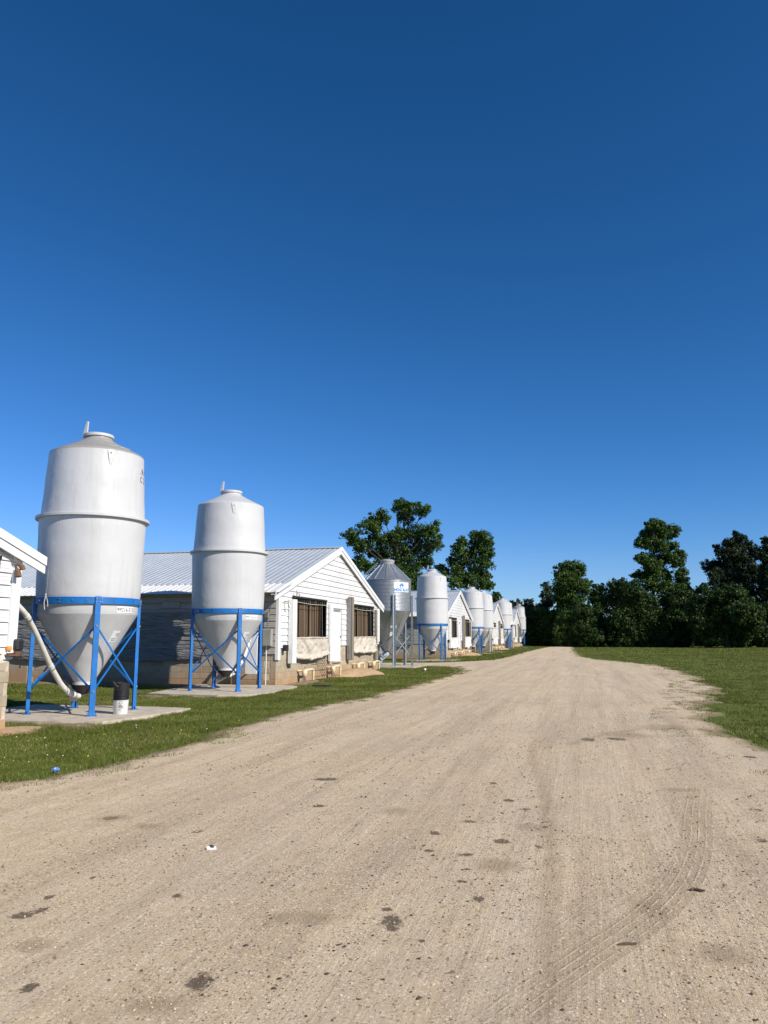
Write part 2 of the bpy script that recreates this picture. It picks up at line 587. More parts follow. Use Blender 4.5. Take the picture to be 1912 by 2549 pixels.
M = dict(
    ground=m_ground(), grass=m_grass_blade(), road=m_road(), block=m_block(),
    silo=m_silo('white_fibreglass', (0.56, 0.56, 0.555), (0.35, 0.335, 0.305)),
    silo_top=m_silo('weathered_grey_fibreglass', (0.31, 0.295, 0.27), (0.17, 0.16, 0.14)),
    silo_top_clean=m_silo('pale_fibreglass', (0.50, 0.50, 0.50), (0.30, 0.29, 0.27)),
    blue=m_simple('blue_paint', (0.005, 0.14, 0.44), 0.45, 0, 0.18, 5, streak=18, dirt=(0.06, 0.12, 0.28), dirt_amt=0.35),
    blue_far=m_simple('faded_blue_paint', (0.012, 0.13, 0.36), 0.45, 0, 0.15, 5),
    greysteel=m_simple('grey_painted_steel', (0.33, 0.32, 0.30), 0.5, 0.1, 0.2, 6),
    galv=m_galv(),
    roof=m_metal_sheet('galvalume_roof', (0.58, 0.62, 0.64), 0.45, 0.35, (0.30, 0.30, 0.28)),
    roof_white=m_metal_sheet('white_roof_sheet', (0.74, 0.73, 0.70), 0.45, 0.0, (0.42, 0.38, 0.31)),
    siding=m_metal_sheet('white_siding', (0.70, 0.695, 0.68), 0.45, 0.0, (0.55, 0.52, 0.46)),
    siding_old_shade=m_metal_sheet('weathered_shade_siding', (0.37, 0.35, 0.31), 0.5, 0.0, (0.24, 0.21, 0.17)),  # weathered siding; base colour also darkened to deepen the side wall's shade
    trim=m_simple('white_trim_paint', (0.74, 0.74, 0.73), 0.45, 0, 0.05, 3, streak=9, dirt=(0.5, 0.46, 0.40), dirt_amt=0.3),
    door=m_simple('white_door_paint', (0.73, 0.74, 0.76), 0.4, 0, 0.04, 2),
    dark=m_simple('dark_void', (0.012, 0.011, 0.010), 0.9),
    black=m_simple('black_plastic', (0.016, 0.016, 0.017), 0.5, 0, 0.3, 20),
    rubber=m_simple('black_rubber_boot', (0.020, 0.019, 0.018), 0.6, 0, 0.3, 20),
    board=m_wood('brown_board', (0.062, 0.041, 0.025), (0.17, 0.118, 0.072)),
    greywood=m_wood('weathered_wood', (0.20, 0.17, 0.13), (0.42, 0.37, 0.29)),
    stick=m_wood('dark_stick_wood', (0.09, 0.065, 0.045), (0.20, 0.15, 0.10), (30, 30, 30)),
    tarp=m_tarp('beige_curtain_tarp', (0.60, 0.54, 0.445), (0.42, 0.34, 0.24), (1.5, 1.5, 2.2), 0.6, 0.06),
    tarp_white=m_tarp('white_curtain_tarp', (0.70, 0.68, 0.62), (0.54, 0.47, 0.36), (1.5, 1.5, 2.2), 0.5, 0.05),
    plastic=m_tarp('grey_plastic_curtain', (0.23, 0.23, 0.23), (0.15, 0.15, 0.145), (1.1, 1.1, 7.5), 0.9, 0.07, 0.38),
    pvc=m_simple('yellowed_pvc', (0.68, 0.57, 0.34), 0.45, 0, 0.12, 8, dirt=(0.40, 0.26, 0.12), dirt_amt=0.5),
    pvcw=m_simple('white_pvc', (0.66, 0.63, 0.56), 0.42, 0, 0.1, 8, dirt=(0.42, 0.38, 0.30), dirt_amt=0.35),
    concrete=m_simple('concrete_pad', (0.50, 0.43, 0.33), 0.9, 0, 0.22, 4, 0.4, 70, dirt=(0.26, 0.21, 0.15), dirt_amt=0.6),
    clay=m_simple('orange_clay', (0.43, 0.29, 0.165), 0.95, 0, 0.25, 7, 0.6, 50, dirt=(0.30, 0.2, 0.11), dirt_amt=0.5),
    soil=m_simple('bare_soil', (0.22, 0.16, 0.10), 0.95, 0, 0.35, 7, 0.7, 50, dirt=(0.30, 0.25, 0.16), dirt_amt=0.5),
    ebox=m_simple('grey_electrical_box', (0.34, 0.33, 0.29), 0.5, 0.2, 0.1, 5),
    steel=m_simple('dull_steel', (0.30, 0.29, 0.28), 0.45, 0.6, 0.2, 10, dirt=(0.2, 0.11, 0.06), dirt_amt=0.4),
    rust=m_simple('rusty_wire', (0.16, 0.085, 0.05), 0.8, 0.2, 0.3, 20),
    bucketw=m_simple('white_bucket_plastic', (0.72, 0.72, 0.70), 0.45, 0, 0.06, 10, dirt=(0.3, 0.28, 0.25), dirt_amt=0.3),
    decal=m_simple('white_decal', (0.78, 0.78, 0.78), 0.4, 0, 0.03, 5),
    ink=m_simple('black_print', (0.02, 0.02, 0.022), 0.5),
    ink_faded=m_simple('faded_grey_print', (0.16, 0.16, 0.17), 0.5, 0, 0.4, 30),
    logo=m_simple('logo_blue', (0.01, 0.20, 0.62), 0.45),
    orange=m_simple('orange_lamp', (0.75, 0.28, 0.03), 0.45),
    cord=m_simple('pale_cord', (0.5, 0.47, 0.40), 0.8),
    bag=m_simple('blue_bag', (0.13, 0.22, 0.50), 0.35, 0, 0.3, 40),
    bark=m_wood('bark', (0.045, 0.036, 0.028), (0.12, 0.10, 0.08), (6, 6, 1.2)),
    leaf_a=m_leaf('leaf_oak', (0.022, 0.048, 0.007), (0.062, 0.122, 0.017), (0.13, 0.20, 0.034)),
    leaf_b=m_leaf('leaf_dark', (0.015, 0.032, 0.007), (0.040, 0.080, 0.014), (0.09, 0.145, 0.030)),
    leaf_c=m_leaf('leaf_pale', (0.025, 0.045, 0.020), (0.060, 0.095, 0.042), (0.11, 0.15, 0.07)),
    leaf_p=m_leaf('leaf_pine', (0.011, 0.021, 0.009), (0.028, 0.046, 0.016), (0.055, 0.078, 0.03)),
    white_flower=m_simple('clover_white', (0.75, 0.74, 0.66), 0.8),
    yellow_flower=m_simple('dandelion_yellow', (0.75, 0.55, 0.02), 0.8),
)


def m_stone():
    t = NT('gravel_stone')
    v = t.attr('tint')
    c = t.ramp(v, [(0.0, (0.09, 0.070, 0.05)), (0.22, (0.34, 0.25, 0.16)), (0.7, (0.58, 0.46, 0.31)), (1.0, (0.80, 0.70, 0.55))])
    return t.set(c, 0.85, spec=0.2)


M['stone'] = m_stone()
rng = np.random.default_rng(7)
random.seed(11)


# ------------------------------------------------------------------ simple value noise in numpy
def vnoise(x, y, scale, seed=0):
    r_ = np.random.default_rng(seed)
    tab = r_.random((256, 256))
    xs, ys = x * scale, y * scale
    xi, yi = np.floor(xs).astype(int), np.floor(ys).astype(int)
    fx, fy = xs - xi, ys - yi
    fx, fy = fx * fx * (3 - 2 * fx), fy * fy * (3 - 2 * fy)
    a = tab[xi % 256, yi % 256]; b = tab[(xi + 1) % 256, yi % 256]
    c = tab[xi % 256, (yi + 1) % 256]; d = tab[(xi + 1) % 256, (yi + 1) % 256]
    return (a * (1 - fx) + b * fx) * (1 - fy) + (c * (1 - fx) + d * fx) * fy


def fbm(x, y, scale, seed=0, octv=4):
    s_, a, tot = 0, 1.0, 0
    for k in range(octv):
        s_ = s_ + a * vnoise(x, y, scale * 2 ** k, seed + k)
        tot += a
        a *= 0.55
    return s_ / tot


# ------------------------------------------------------------------ ground and road
ROAD_L = [(-6.6, -14), (-6.3, 0), (-6.1, 5.0), (-6.12, 7.31), (-5.9, 7.7), (-5.76, 8.63), (-5.74, 9.48), (-5.75, 10.98), (-5.97, 13.32), (-6.06, 16.04),
          (-5.92, 17.47), (-5.58, 19.34), (-5.36, 25.23), (-5.3, 31.0), (-5.6, 35.5), (-6.6, 39.6), (-8.9, 41.1), (-10.7, 41.5), (-60, 42.0)]
ROAD_L2 = [(-60, 44.6), (-11.4, 44.6), (-8.62, 45.4), (-7.17, 47.9), (-6.1, 51.0), (-5.73, 54.17), (-5.7, 64), (-5.8, 74.67), (-5.5, 95), (-5.0, 126)]
ROAD_R = [(-1.9, 126), (-1.31, 93.59), (-0.9, 75), (-0.42, 61.31), (1.02, 52.8), (2.61, 48.6), (3.6, 45.04), (4.15, 38), (4.12, 32.19), (3.51, 24.65), (2.75, 20.14),
          (2.15, 16.61), (2.12, 14.55), (2.33, 13.33), (2.46, 12.31), (2.84, 10.31), (3.6, 8.0), (4.8, 5.0), (6.5, 0), (8, -14)]
ROAD_POLY = np.array(ROAD_L + ROAD_L2 + ROAD_R)


def poly_sdf(px, py, poly):
    """signed distance to polygon, positive inside"""
    n = len(poly)
    d = np.full(px.shape, 1e9)
    ins = np.zeros(px.shape, bool)
    for i in range(n):
        ax, ay = poly[i]
        bx, by = poly[(i + 1) % n]
        ex, ey = bx - ax, by - ay
        t = np.clip(((px - ax) * ex + (py - ay) * ey) / (ex * ex + ey * ey + 1e-12), 0, 1)
        d = np.minimum(d, np.hypot(px - ax - t * ex, py - ay - t * ey))
        cond = ((ay > py) != (by > py)) & (px < (bx - ax) * (py - ay) / (by - ay + 1e-12) + ax)
        ins ^= cond
    return np.where(ins, d, -d)


def road_sdf(x, y):
    s_ = poly_sdf(x, y, ROAD_POLY)
    amp = np.where(x > 0, 0.55, 0.22)
    return s_ + (fbm(x, y, 0.8, 3) - 0.5) * amp * 2 + (fbm(x, y, 4.0, 9) - 0.5) * 0.22


def polyline_uv(x, y, pts):
    d = np.full(x.shape, 1e9)
    side = np.zeros(x.shape)
    prog = np.zeros(x.shape)
    n = len(pts) - 1
    for i in range(n):
        ax, ay = pts[i]; bx, by = pts[i + 1]
        ex, ey = bx - ax, by - ay
        L = math.hypot(ex, ey)
        t = np.clip(((x - ax) * ex + (y - ay) * ey) / (L * L), 0, 1)
        qx, qy = x - ax - t * ex, y - ay - t * ey
        dd = np.hypot(qx, qy)
        m_ = dd < d
        side = np.where(m_, np.sign(ex * qy - ey * qx) * dd, side)
        prog = np.where(m_, (i + t) / n, prog)
        d = np.minimum(d, dd)
    return side, prog, d


def build_ground():
    me = bpy.data.meshes.new('ground')
    xs = np.concatenate([np.linspace(-420, -30, 14), np.linspace(-28, 40, 69), np.linspace(50, 420, 14)])
    ys = np.concatenate([np.linspace(-300, -12, 10), np.linspace(-10, 130, 141), np.linspace(140, 500, 14)])
    X, Y = np.meshgrid(xs, ys)
    Z = np.where((np.abs(X) < 60) & (Y < 140), (fbm(X, Y, 0.5, 5) - 0.5) * 0.03 - 0.02, -0.02)
    n, m_ = len(ys), len(xs)
    v = np.stack([X.ravel(), Y.ravel(), Z.ravel()], 1)
    i = np.arange(n * m_).reshape(n, m_)
    f = np.stack([i[:-1, :-1].ravel(), i[:-1, 1:].ravel(), i[1:, 1:].ravel(), i[1:, :-1].ravel()], 1)
    me = np_mesh('ground', v, f, M['ground'], smooth=True)
    tag(new_obj('ground', me), kind='structure')


D_ = 1.1525        # photograph pixels per pixel of the view the marks were read from
STAINS = [(845, 2007, 26, 18), (430, 2137, 34, 22), (45, 1994, 24, 9), (92, 1981, 15, 6), (105, 1953, 14, 6), (383, 1952, 12, 7), (1087, 1828, 22, 6),
          (1100, 1738, 14, 4), (1133, 1757, 15, 3), (1015, 1785, 18, 4), (938, 1811, 14, 5), (927, 1848, 14, 4), (1005, 1856, 20, 4), (1035, 1957, 14, 8),
          (688, 1750, 18, 4), (240, 1778, 22, 4), (428, 1806, 14, 4), (200, 1913, 10, 3), (998, 1918, 12, 4), (1065, 1700, 12, 3), (980, 2120, 10, 5),
          (1165, 1842, 8, 5), (1180, 1798, 9, 3), (910, 2050, 14, 5), (1648, 1828, 14, 4), (835, 1980, 14, 5), (1010, 1890, 10, 4), (60, 2150, 22, 10),
          (625, 2130, 10, 9), (600, 2170, 8, 4), (1640, 1760, 10, 3), (1270, 1605, 16, 4), (700, 1690, 30, 4), (1620, 1640, 14, 3), (1330, 1602, 26, 4)]
SOFT = [(1075, 1880, 48, 16), (1147, 1798, 28, 8), (70, 2058, 45, 14), (860, 1762, 34, 9), (322, 1795, 34, 5), (1470, 1714, 36, 5), (1400, 1975, 40, 20), (330, 2190, 60, 20),
        (1440, 1575, 60, 6), (1350, 1592, 60, 6), (240, 1778, 40, 6), (650, 2000, 80, 16), (1560, 2080, 60, 24)]
TRACK = [(1.45, 12.5), (1.35, 11.2), (1.25, 10.0), (1.12, 9.0), (0.93, 7.8), (0.76, 6.6), (0.60, 5.8), (0.43, 5.22), (0.23, 4.72), (0.02, 4.28), (-0.20, 3.85), (-0.45, 3.35), (-0.72, 2.8), (-1.0, 2.2), (-1.3, 1.6)]
def smooth_pts(pts, n=6):
    P = [np.array(p, float) for p in pts]
    P = [2 * P[0] - P[1]] + P + [2 * P[-1] - P[-2]]
    out = []
    for i in range(1, len(P) - 2):
        for k in range(n):
            t = k / n
            a, b, c, d = P[i - 1], P[i], P[i + 1], P[i + 2]
            out.append(tuple(0.5 * ((2 * b) + (c - a) * t + (2 * a - 5 * b + 4 * c - d) * t * t + (3 * b - a - 3 * c + d) * t ** 3)))
    out.append(tuple(P[-2]))
    return out


TRACKS = [(TRACK, 0.125, 0.9), ([(2.0, 11.0), (1.85, 9.0), (1.65, 7.2), (1.5, 6.2), (1.32, 5.4), (1.1, 4.8), (0.85, 4.2)], 0.11, 0.3), ([(0.55, 6.3), (0.22, 5.5), (-0.08, 4.9), (-0.35, 4.2), (-0.6, 3.6)], 0.09, 0.35),
          ([(-1.3, 8.5), (-1.05, 6.0), (-0.95, 4.2), (-0.93, 2.6)], 0.10, 0.22), ([(1.0, 5.6), (0.75, 4.6), (0.72, 3.2), (0.75, 2.4)], 0.1, 0.2),
          ([(-2.0, 13), (-2.1, 8.6), (-2.05, 5.4), (-2.0, 3.0)], 0.11, 0.15), ([(0.7, 4.6), (0.95, 3.7), (1.05, 2.6)], 0.1, 0.3)]


def build_road():
    xs = np.concatenate([np.arange(-60, -12, 1.0), np.arange(-12, -7, 0.16), np.arange(-7, 5.2, 0.035), np.arange(5.2, 9, 0.2)])
    ys = np.concatenate([np.arange(-14, 1.6, 0.5), np.arange(1.6, 7, 0.025), np.arange(7, 12, 0.05), np.arange(12, 30, 0.12), np.arange(30, 56, 0.25), np.arange(56, 126, 0.6)])
    X, Y = np.meshgrid(xs, ys)
    S = road_sdf(X, Y)
    edge = np.clip(1 - S / 0.5, 0, 1.5)
    edge = np.maximum(edge, np.clip(1 - S / 1.6, 0, 1) * 0.45)
    relief = (fbm(X, Y, 1.2, 21) - 0.5) * 0.03 + (fbm(X, Y, 7.0, 33) - 0.5) * 0.012
    ruts = np.cos((X + 1.7) * 2 * math.pi / 1.75) * 0.008 * np.clip((fbm(X, Y, 0.2, 44) - 0.35) * 4, 0, 1)
    Z = 0.022 + np.clip(S, 0, 2) * 0.008 + relief * np.clip(S * 2, 0, 1) + ruts * np.clip(S, 0, 1)
    Z = Z - 0.085 * np.clip((0.12 - S) / 0.52, 0, 1) ** 1.5
    stain = np.zeros_like(X)
    soft = np.zeros_like(X)
    for lst, arr in ((STAINS, stain), (SOFT, soft)):
        for (cx_, cy_, rx, ry) in lst:
            gx, gy = gnd(cx_ * D_, cy_ * D_)
            ex, ey = gnd((cx_ + rx) * D_, cy_ * D_)
            fx, fy = gnd(cx_ * D_, (cy_ - ry) * D_)
            a = math.hypot(ex - gx, ey - gy); b = math.hypot(fx - gx, fy - gy)
            ux, uy = (ex - gx) / a, (ey - gy) / a
            q = np.sqrt(((X - gx) * ux + (Y - gy) * uy) ** 2 / (a * a) + (-(X - gx) * uy + (Y - gy) * ux) ** 2 / (b * b + 1e-9))
            np.maximum(arr, np.clip(1.35 - 0.9 * q, 0, 1), out=arr)
    for pts, w, k, arr in (([(-0.85, 13.0), (-0.72, 10.6), (-0.46, 8.24), (-0.3, 6.08), (-0.26, 4.68), (-0.22, 3.61), (-0.2, 2.2)], 0.07, 0.62, soft),
                           ([(-0.3, 11.7), (-0.15, 12.08), (0.2, 12.97), (0.75, 14.02), (1.23, 15.36)], 0.10, 0.75, soft),
                           ([(-1.45, 14.9), (-1.6, 9.0), (-1.66, 6.0), (-1.6, 3.0)], 0.10, 0.35, soft), ([(-3.0, 16.0), (-3.3, 10.0), (-3.35, 6.0), (-3.2, 3.0)], 0.16, 0.35, soft),
                           ([(-2.4, 20.0), (-2.6, 11.0), (-2.7, 6.0), (-2.5, 2.6)], 0.12, 0.3, soft), ([(0.2, 20.0), (0.0, 14.0), (0.35, 10.0)], 0.14, 0.3, soft)):
        u, pr, d = polyline_uv(X, Y, smooth_pts(pts))
        np.maximum(arr, k * np.exp(-(d / w) ** 2) * np.clip(np.minimum(pr, 1 - pr) * 8, 0, 1), out=arr)
    track = np.full_like(X, 3.0)
    tw = np.zeros_like(X)
    for pts, w, k in TRACKS:
        u, pr, d = polyline_uv(X, Y, smooth_pts(pts))
        u = u / w
        fade = np.clip(np.minimum(pr, 1 - pr) * 2.6, 0, 1)
        m_ = d / w < np.minimum(np.abs(track), 3)
        track = np.where(m_ & (d / w < 1.8), np.clip(u, -2, 2), track)
        tw = np.where(m_ & (d / w < 1.8), k * fade, tw)
    n, m_ = X.shape
    idx = np.arange(n * m_).reshape(n, m_)
    keep = (S[:-1, :-1] + S[1:, 1:] + S[:-1, 1:] + S[1:, :-1]) / 4 > -0.4
    f = np.stack([idx[:-1, :-1], idx[:-1, 1:], idx[1:, 1:], idx[1:, :-1]], -1)[keep]
    used = np.unique(f)
    remap = np.full(n * m_, -1); remap[used] = np.arange(len(used))
    v = np.stack([X.ravel(), Y.ravel(), Z.ravel()], 1)[used]
    at = {k_: ('POINT', a.ravel()[used]) for k_, a in dict(edge=edge, stain=stain, soft=soft, track=track, track_w=tw).items()}
    me = np_mesh('gravel_road', v, remap[f], M['road'], at, smooth=True)
    tag(new_obj('gravel_road', me), kind='structure')


build_ground()
build_road()


# concrete pads under the bins
def pad(name, poly, label, z=0.05):
    mb = MB().prism(poly, -0.06, z)
    o = mb.build(name, M['concrete'])
    return tag(o, label, 'concrete pad', 'concrete pads under the feed bins')


pad('concrete_pad', [(-12.2, 12.3), (-10.23, 12.44), (-9.27, 12.5), (-8.62, 12.78), (-8.38, 13.5), (-8.32, 15.5), (-9.4, 15.62), (-11.15, 15.5), (-12.2, 15.45)],
    'concrete pad nearest the camera, with the stacked buckets standing on it')
pad('concrete_pad', [(-11.57, 19.1), (-10.67, 19.03), (-9.4, 18.95), (-8.6, 19.5), (-8.5, 20.6), (-8.72, 23.0), (-9.2, 23.2), (-12.1, 23.15), (-11.9, 21.3)],
    'concrete pad in front of the large barn corner, under the second white bin')
pad('concrete_pad', [(-11.4, 37.7), (-8.2, 37.75), (-8.15, 40.7), (-11.3, 40.75)], 'concrete pad under the galvanised corrugated bin')
pad('concrete_pad', [(-11.2, 48.0), (-8.0, 47.9), (-7.8, 51.8), (-11.2, 52.0)], 'concrete pad just past the gravel side lane')
pad('concrete_pad', [(-11.0, 68.6), (-7.9, 68.5), (-7.6, 71.2), (-11.0, 71.3)], 'concrete pad under the white bin with blue legs past the third gable')
pad('concrete_pad', [(-11.0, 74.2), (-7.7, 74.1), (-7.3, 76.9), (-11.0, 77.0)], 'concrete pad under the bin with grey legs')
pad('concrete_pad', [(-11.0, 92.8), (-7.6, 92.8), (-7.3, 95.6), (-11.0, 95.7)], 'concrete pad just past the fourth gable')
pad('concrete_pad', [(-11.0, 98.0), (-7.4, 98.0), (-7.0, 101.4), (-11.0, 101.4)], 'concrete pad in front of the farthest gable')
pad('concrete_pad', [(-11.0, 113.2), (-7.2, 113.2), (-6.8, 116.4), (-11.0, 116.4)], 'farthest concrete pad, beside the dark trees')

# bare earth patches
def patch(name, cx_, cy_, rx, ry, mat, h=0.05, seed=1, kind='structure'):
    n, r_ = 40, 8
    rr = np.random.default_rng(seed)
    wob = 1 + 0.18 * np.sin(np.arange(n) * 2 * math.pi / n * 3 + rr.random() * 6) + 0.12 * rr.random(n)
    mb = MB()
    vs, fs = [(cx_, cy_, h)], []
    for i in range(1, r_ + 1):
        t = i / r_
        for k in range(n):
            a = 2 * math.pi * k / n
            vs.append((cx_ + rx * t * wob[k] * math.cos(a), cy_ + ry * t * wob[k] * math.sin(a), h * (1 - t * t) - 0.03 * t ** 4 + rr.random() * 0.012 * (1 - t)))
    for k in range(n): fs.append((0, 1 + k, 1 + (k + 1) % n))
    for i in range(r_ - 1):
        for k in range(n):
            fs.append((1 + i * n + k, 1 + (i + 1) * n + k, 1 + (i + 1) * n + (k + 1) % n, 1 + i * n + (k + 1) % n))
    mb.add(vs, fs)
    return tag(mb.build(name, mat, smooth=True, angle=None), kind=kind)


patch('clay_mound', -9.2, 31.4, 0.85, 2.5, M['clay'], 0.26, 2)
patch('clay_mound', -9.1, 63.0, 0.9, 2.6, M['clay'], 0.25, 3)
patch('clay_mound', -9.0, 87.5, 0.9, 2.6, M['clay'], 0.25, 4)
patch('bare_earth', -11.2, 18.75, 0.75, 0.35, M['soil'], 0.03, 5)
patch('bare_earth', -15.5, 23.0, 6.5, 0.42, M['soil'], 0.05, 6)
patch('bare_earth', -9.55, 11.55, 0.55, 0.6, M['clay'], 0.04, 7)
patch('bare_earth', -9.35, 25.6, 0.3, 1.6, M['soil'], 0.05, 8)
patch('bare_earth', -9.0, 12.4, 0.7, 0.2, M['soil'], 0.03, 9)


# ------------------------------------------------------------------ text
def text_mesh(txt, size, mat, wrap_r=None, z0=0.0, a0=0.0, cone=None, bold=0.0):
    """flat lettering; wrap_r: bend round a cylinder whose facing angle is a0 (radians), baseline z0"""
    cu = bpy.data.curves.new('lettering', 'FONT')
    cu.body = txt
    cu.size = size
    cu.align_x = 'CENTER'
    cu.offset = bold
    cu.resolution_u = 3
    to = bpy.data.objects.new('lettering_tmp', cu)
    COL.objects.link(to)
    dg = bpy.context.evaluated_depsgraph_get()
    me = bpy.data.meshes.new_from_object(to.evaluated_get(dg))
    bpy.data.objects.remove(to)
    me.materials.clear()
    me.materials.append(mat)
    for v in me.vertices:
        x, y = v.co.x, v.co.y
        if cone is not None:
            r_at = cone
            z = z0 + y
            r = r_at(z)
            a = a0 + x / r
            v.co = ((r + 0.004) * math.cos(a), (r + 0.004) * math.sin(a), z)
        elif wrap_r is not None:
            a = a0 + x / wrap_r
            v.co = (wrap_r * math.cos(a), wrap_r * math.sin(a), z0 + y)
        else:
            v.co = (x, y, 0)
    me.update()
    return me


def wrap_patch(mb, rfun, a0, width, z0, z1, off=0.003, n=8, nz=4):
    vs, fs = [], []
    for j in range(nz + 1):
        z = z0 + (z1 - z0) * j / nz
        r = rfun(z)
        for i in range(n + 1):
            a = a0 + (i / n - 0.5) * width / r
            vs.append(((r + off) * math.cos(a), (r + off) * math.sin(a), z))
    for j in range(nz):
        for i in range(n):
            k = j * (n + 1) + i
            fs.append((k, k + 1, k + n + 2, k + n + 1))
    mb.add(vs, fs)


# ------------------------------------------------------------------ white feed bins
CACHE = {}


def cached(key, fn):
    if key not in CACHE: CACHE[key] = fn()
    return CACHE[key]


def hopper_r(z):
    return 0.20 + (1.035 - 0.20) * (z - 0.64) / (2.02 - 0.64)


def upper_r(z):
    return 1.095 + (1.015 - 1.095) * (z - 4.02) / (5.40 - 4.02)


LEG_R = 1.075
LEG_ANG = [R(-45), R(45), R(135), R(225)]


def leg_pt(a, z, r=LEG_R):
    return Vector((r * math.cos(a), r * math.sin(a), z))


def feed_bin(label, loc, paint='blue', top='silo_top_clean', group='white feed bins in front of the barns', number=None, number_mat='ink', sticker=True,
             graffiti=False, lever=True, rot=0.0, zs=1.0, auger=True, sxy=1.0, num_a=-8, lug_a=-42):
    t = thing('feed_bin', label, 'feed bin', loc, rot, group)
    t.scale = (sxy, sxy, zs)
    part = lambda nm, key, fn: new_obj(nm, cached(key, fn), t)
    part('upper_shell', 'fb_upper', lambda: MB().lathe([(upper_r(4.02 + 1.38 * i / 14) + 0.003 * math.sin(i * .9), 4.02 + 1.38 * i / 14) for i in range(15)], 72).mesh('upper_shell', M['silo'], True, 40))
    part('top_cone', 'fb_top' + top, lambda: MB().lathe([(1.015, 5.40), (1.005, 5.432), (0.97, 5.455), (0.80, 5.535), (0.55, 5.655), (0.35, 5.76), (0.31, 5.80), (0.305, 5.84)], 72).mesh('top_cone', M[top], True, 50))
    lid = part('lid', 'fb_lid', lambda: MB().lathe([(0.0, 5.925), (0.2, 5.925), (0.325, 5.905), (0.335, 5.895), (0.335, 5.845), (0.315, 5.838), (0.0, 5.838)], 40).mesh('lid', M['silo'], True, 40))
    if lever:
        def lev():
            mb = MB()
            vs = []
            for (z, w, x0) in ((5.86, 0.05, -0.30), (6.02, 0.04, -0.265), (6.21, 0.018, -0.235)):
                for (dx, dy) in ((-w, -0.02), (w, -0.02), (w, 0.02), (-w, 0.02)): vs.append((x0 + dx, -0.10 + dy, z))
            fs = [(3, 2, 1, 0), (8, 9, 10, 11)]
            for i in (0, 4):
                fs += [(i + k, i + (k + 1) % 4, i + 4 + (k + 1) % 4, i + 4 + k) for k in range(4)]
            mb.add(vs, fs)
            mb.bar((-0.28, -0.10, 5.90), (0.0, -0.05, 5.94), 0.03, 0.02, (0, 1, 0))
            return mb.mesh('lid_lever', M['silo'])
        new_obj('lid_lever', cached('fb_lever', lev), lid)
    part('joint_flange', 'fb_flange', lambda: MB().lathe([(1.09, 4.052), (1.196, 4.046), (1.202, 4.040), (1.202, 3.992), (1.196, 3.986), (1.10, 3.986)], 80).mesh('joint_flange', M['silo'], True, 25))

    def lower():
        prof = [(1.125 - 0.045 * i / 16 + 0.002 * math.sin(i * 1.1), 3.99 - 1.65 * i / 16) for i in range(17)]
        prof += [(1.06, 2.30), (1.045, 2.20), (1.042, 2.03), (1.036, 2.02)]
        return MB().lathe(prof[::-1], 72).mesh('lower_shell', M['silo'], True, 40)
    part('lower_shell', 'fb_lower', lower)

    def hop():
        prof = [(hopper_r(0.64 + 1.38 * i / 14), 0.64 + 1.38 * i / 14) for i in range(15)]
        return MB().lathe(prof, 72).mesh('hopper', M['silo'], True, 40)
    hp = part('hopper', 'fb_hopper', hop)
    new_obj('hopper_collar', cached('fb_collar', lambda: MB().lathe([(0.20, 0.60), (0.225, 0.60), (0.225, 0.655), (0.205, 0.66)], 32).mesh('hopper_collar', M['silo'], True, 40)), hp)
    new_obj('rubber_boot', cached('fb_boot', lambda: MB().lathe([(0.12, 0.42), (0.13, 0.44), (0.19, 0.56), (0.215, 0.605)], 28).mesh('rubber_boot', M['rubber'], True, 40)), hp)

    # moulded lifting lug with a bolt hole
    def lug():
        mb = MB()
        a0 = 0.0
        rows = [(5.40, 0.085, 0.012), (5.33, 0.078, 0.022), (5.22, 0.060, 0.018), (5.13, 0.042, 0.012), (5.09, 0.028, 0.006), (5.075, 0.015, -0.003)]
        vs, fs = [], []
        for (z, w, d) in rows:
            for (x, k) in ((-w, -0.003), (-w * .8, d), (w * .8, d), (w, -0.003)):
                r_ = upper_r(z)
                a = a0 + x / r_
                vs.append(((r_ + k) * math.cos(a), (r_ + k) * math.sin(a), z))
        for i in range(len(rows) - 1):
            for j in range(3): fs.append((i * 4 + j, i * 4 + j + 1, i * 4 + 5 + j, i * 4 + 4 + j))
        mb.add(vs, fs)
        return mb.mesh('lifting_lug', M['silo'])
    lg = part('lifting_lug', 'fb_lug', lug)
    lg.rotation_euler = (0, 0, R(lug_a))

    def lughole():
        a0 = 0.0
        r_ = upper_r(5.33)
        mb = MB()
        wrap_patch(mb, lambda z: upper_r(z) + 0.022, a0 - 0.01, 0.026, 5.315, 5.341, 0.004, 3, 3)
        return mb.mesh('bolt_hole', M['dark'])
    new_obj('bolt_hole', cached('fb_lughole', lughole), lg)

    # support ring with splice plate and bolts
    def ring():
        mb = MB().lathe([(1.065, 2.225), (1.094, 2.225), (1.094, 2.355), (1.088, 2.36), (1.062, 2.36)], 72)
        return mb.mesh('support_ring', M[paint], True, 30)
    rg = part('support_ring', 'fb_ring' + paint, ring)

    def splice():
        mb = MB()
        for a in (R(9), R(172), R(82), R(262)):
            wrap_patch(mb, lambda z: 1.094, a, 0.30, 2.235, 2.35, 0.006, 6, 1)
        return mb.mesh('splice_plate', M[paint])
    new_obj('splice_plate', cached('fb_splice' + paint, splice), rg)

    def bolts():
        mb = MB()
        for k in range(24):
            a = R(-45) + k * R(15) + R(4)
            c, s = math.cos(a), math.sin(a)
            for z in ((2.29,) if k % 3 else (2.26, 2.32)):
                mb.tube([(1.094 * c, 1.094 * s, z), (1.112 * c, 1.112 * s, z)], 0.013, 6)
        return mb.mesh('ring_bolts', M['steel'])
    b = new_obj('ring_bolts', cached('fb_bolts', bolts), rg)
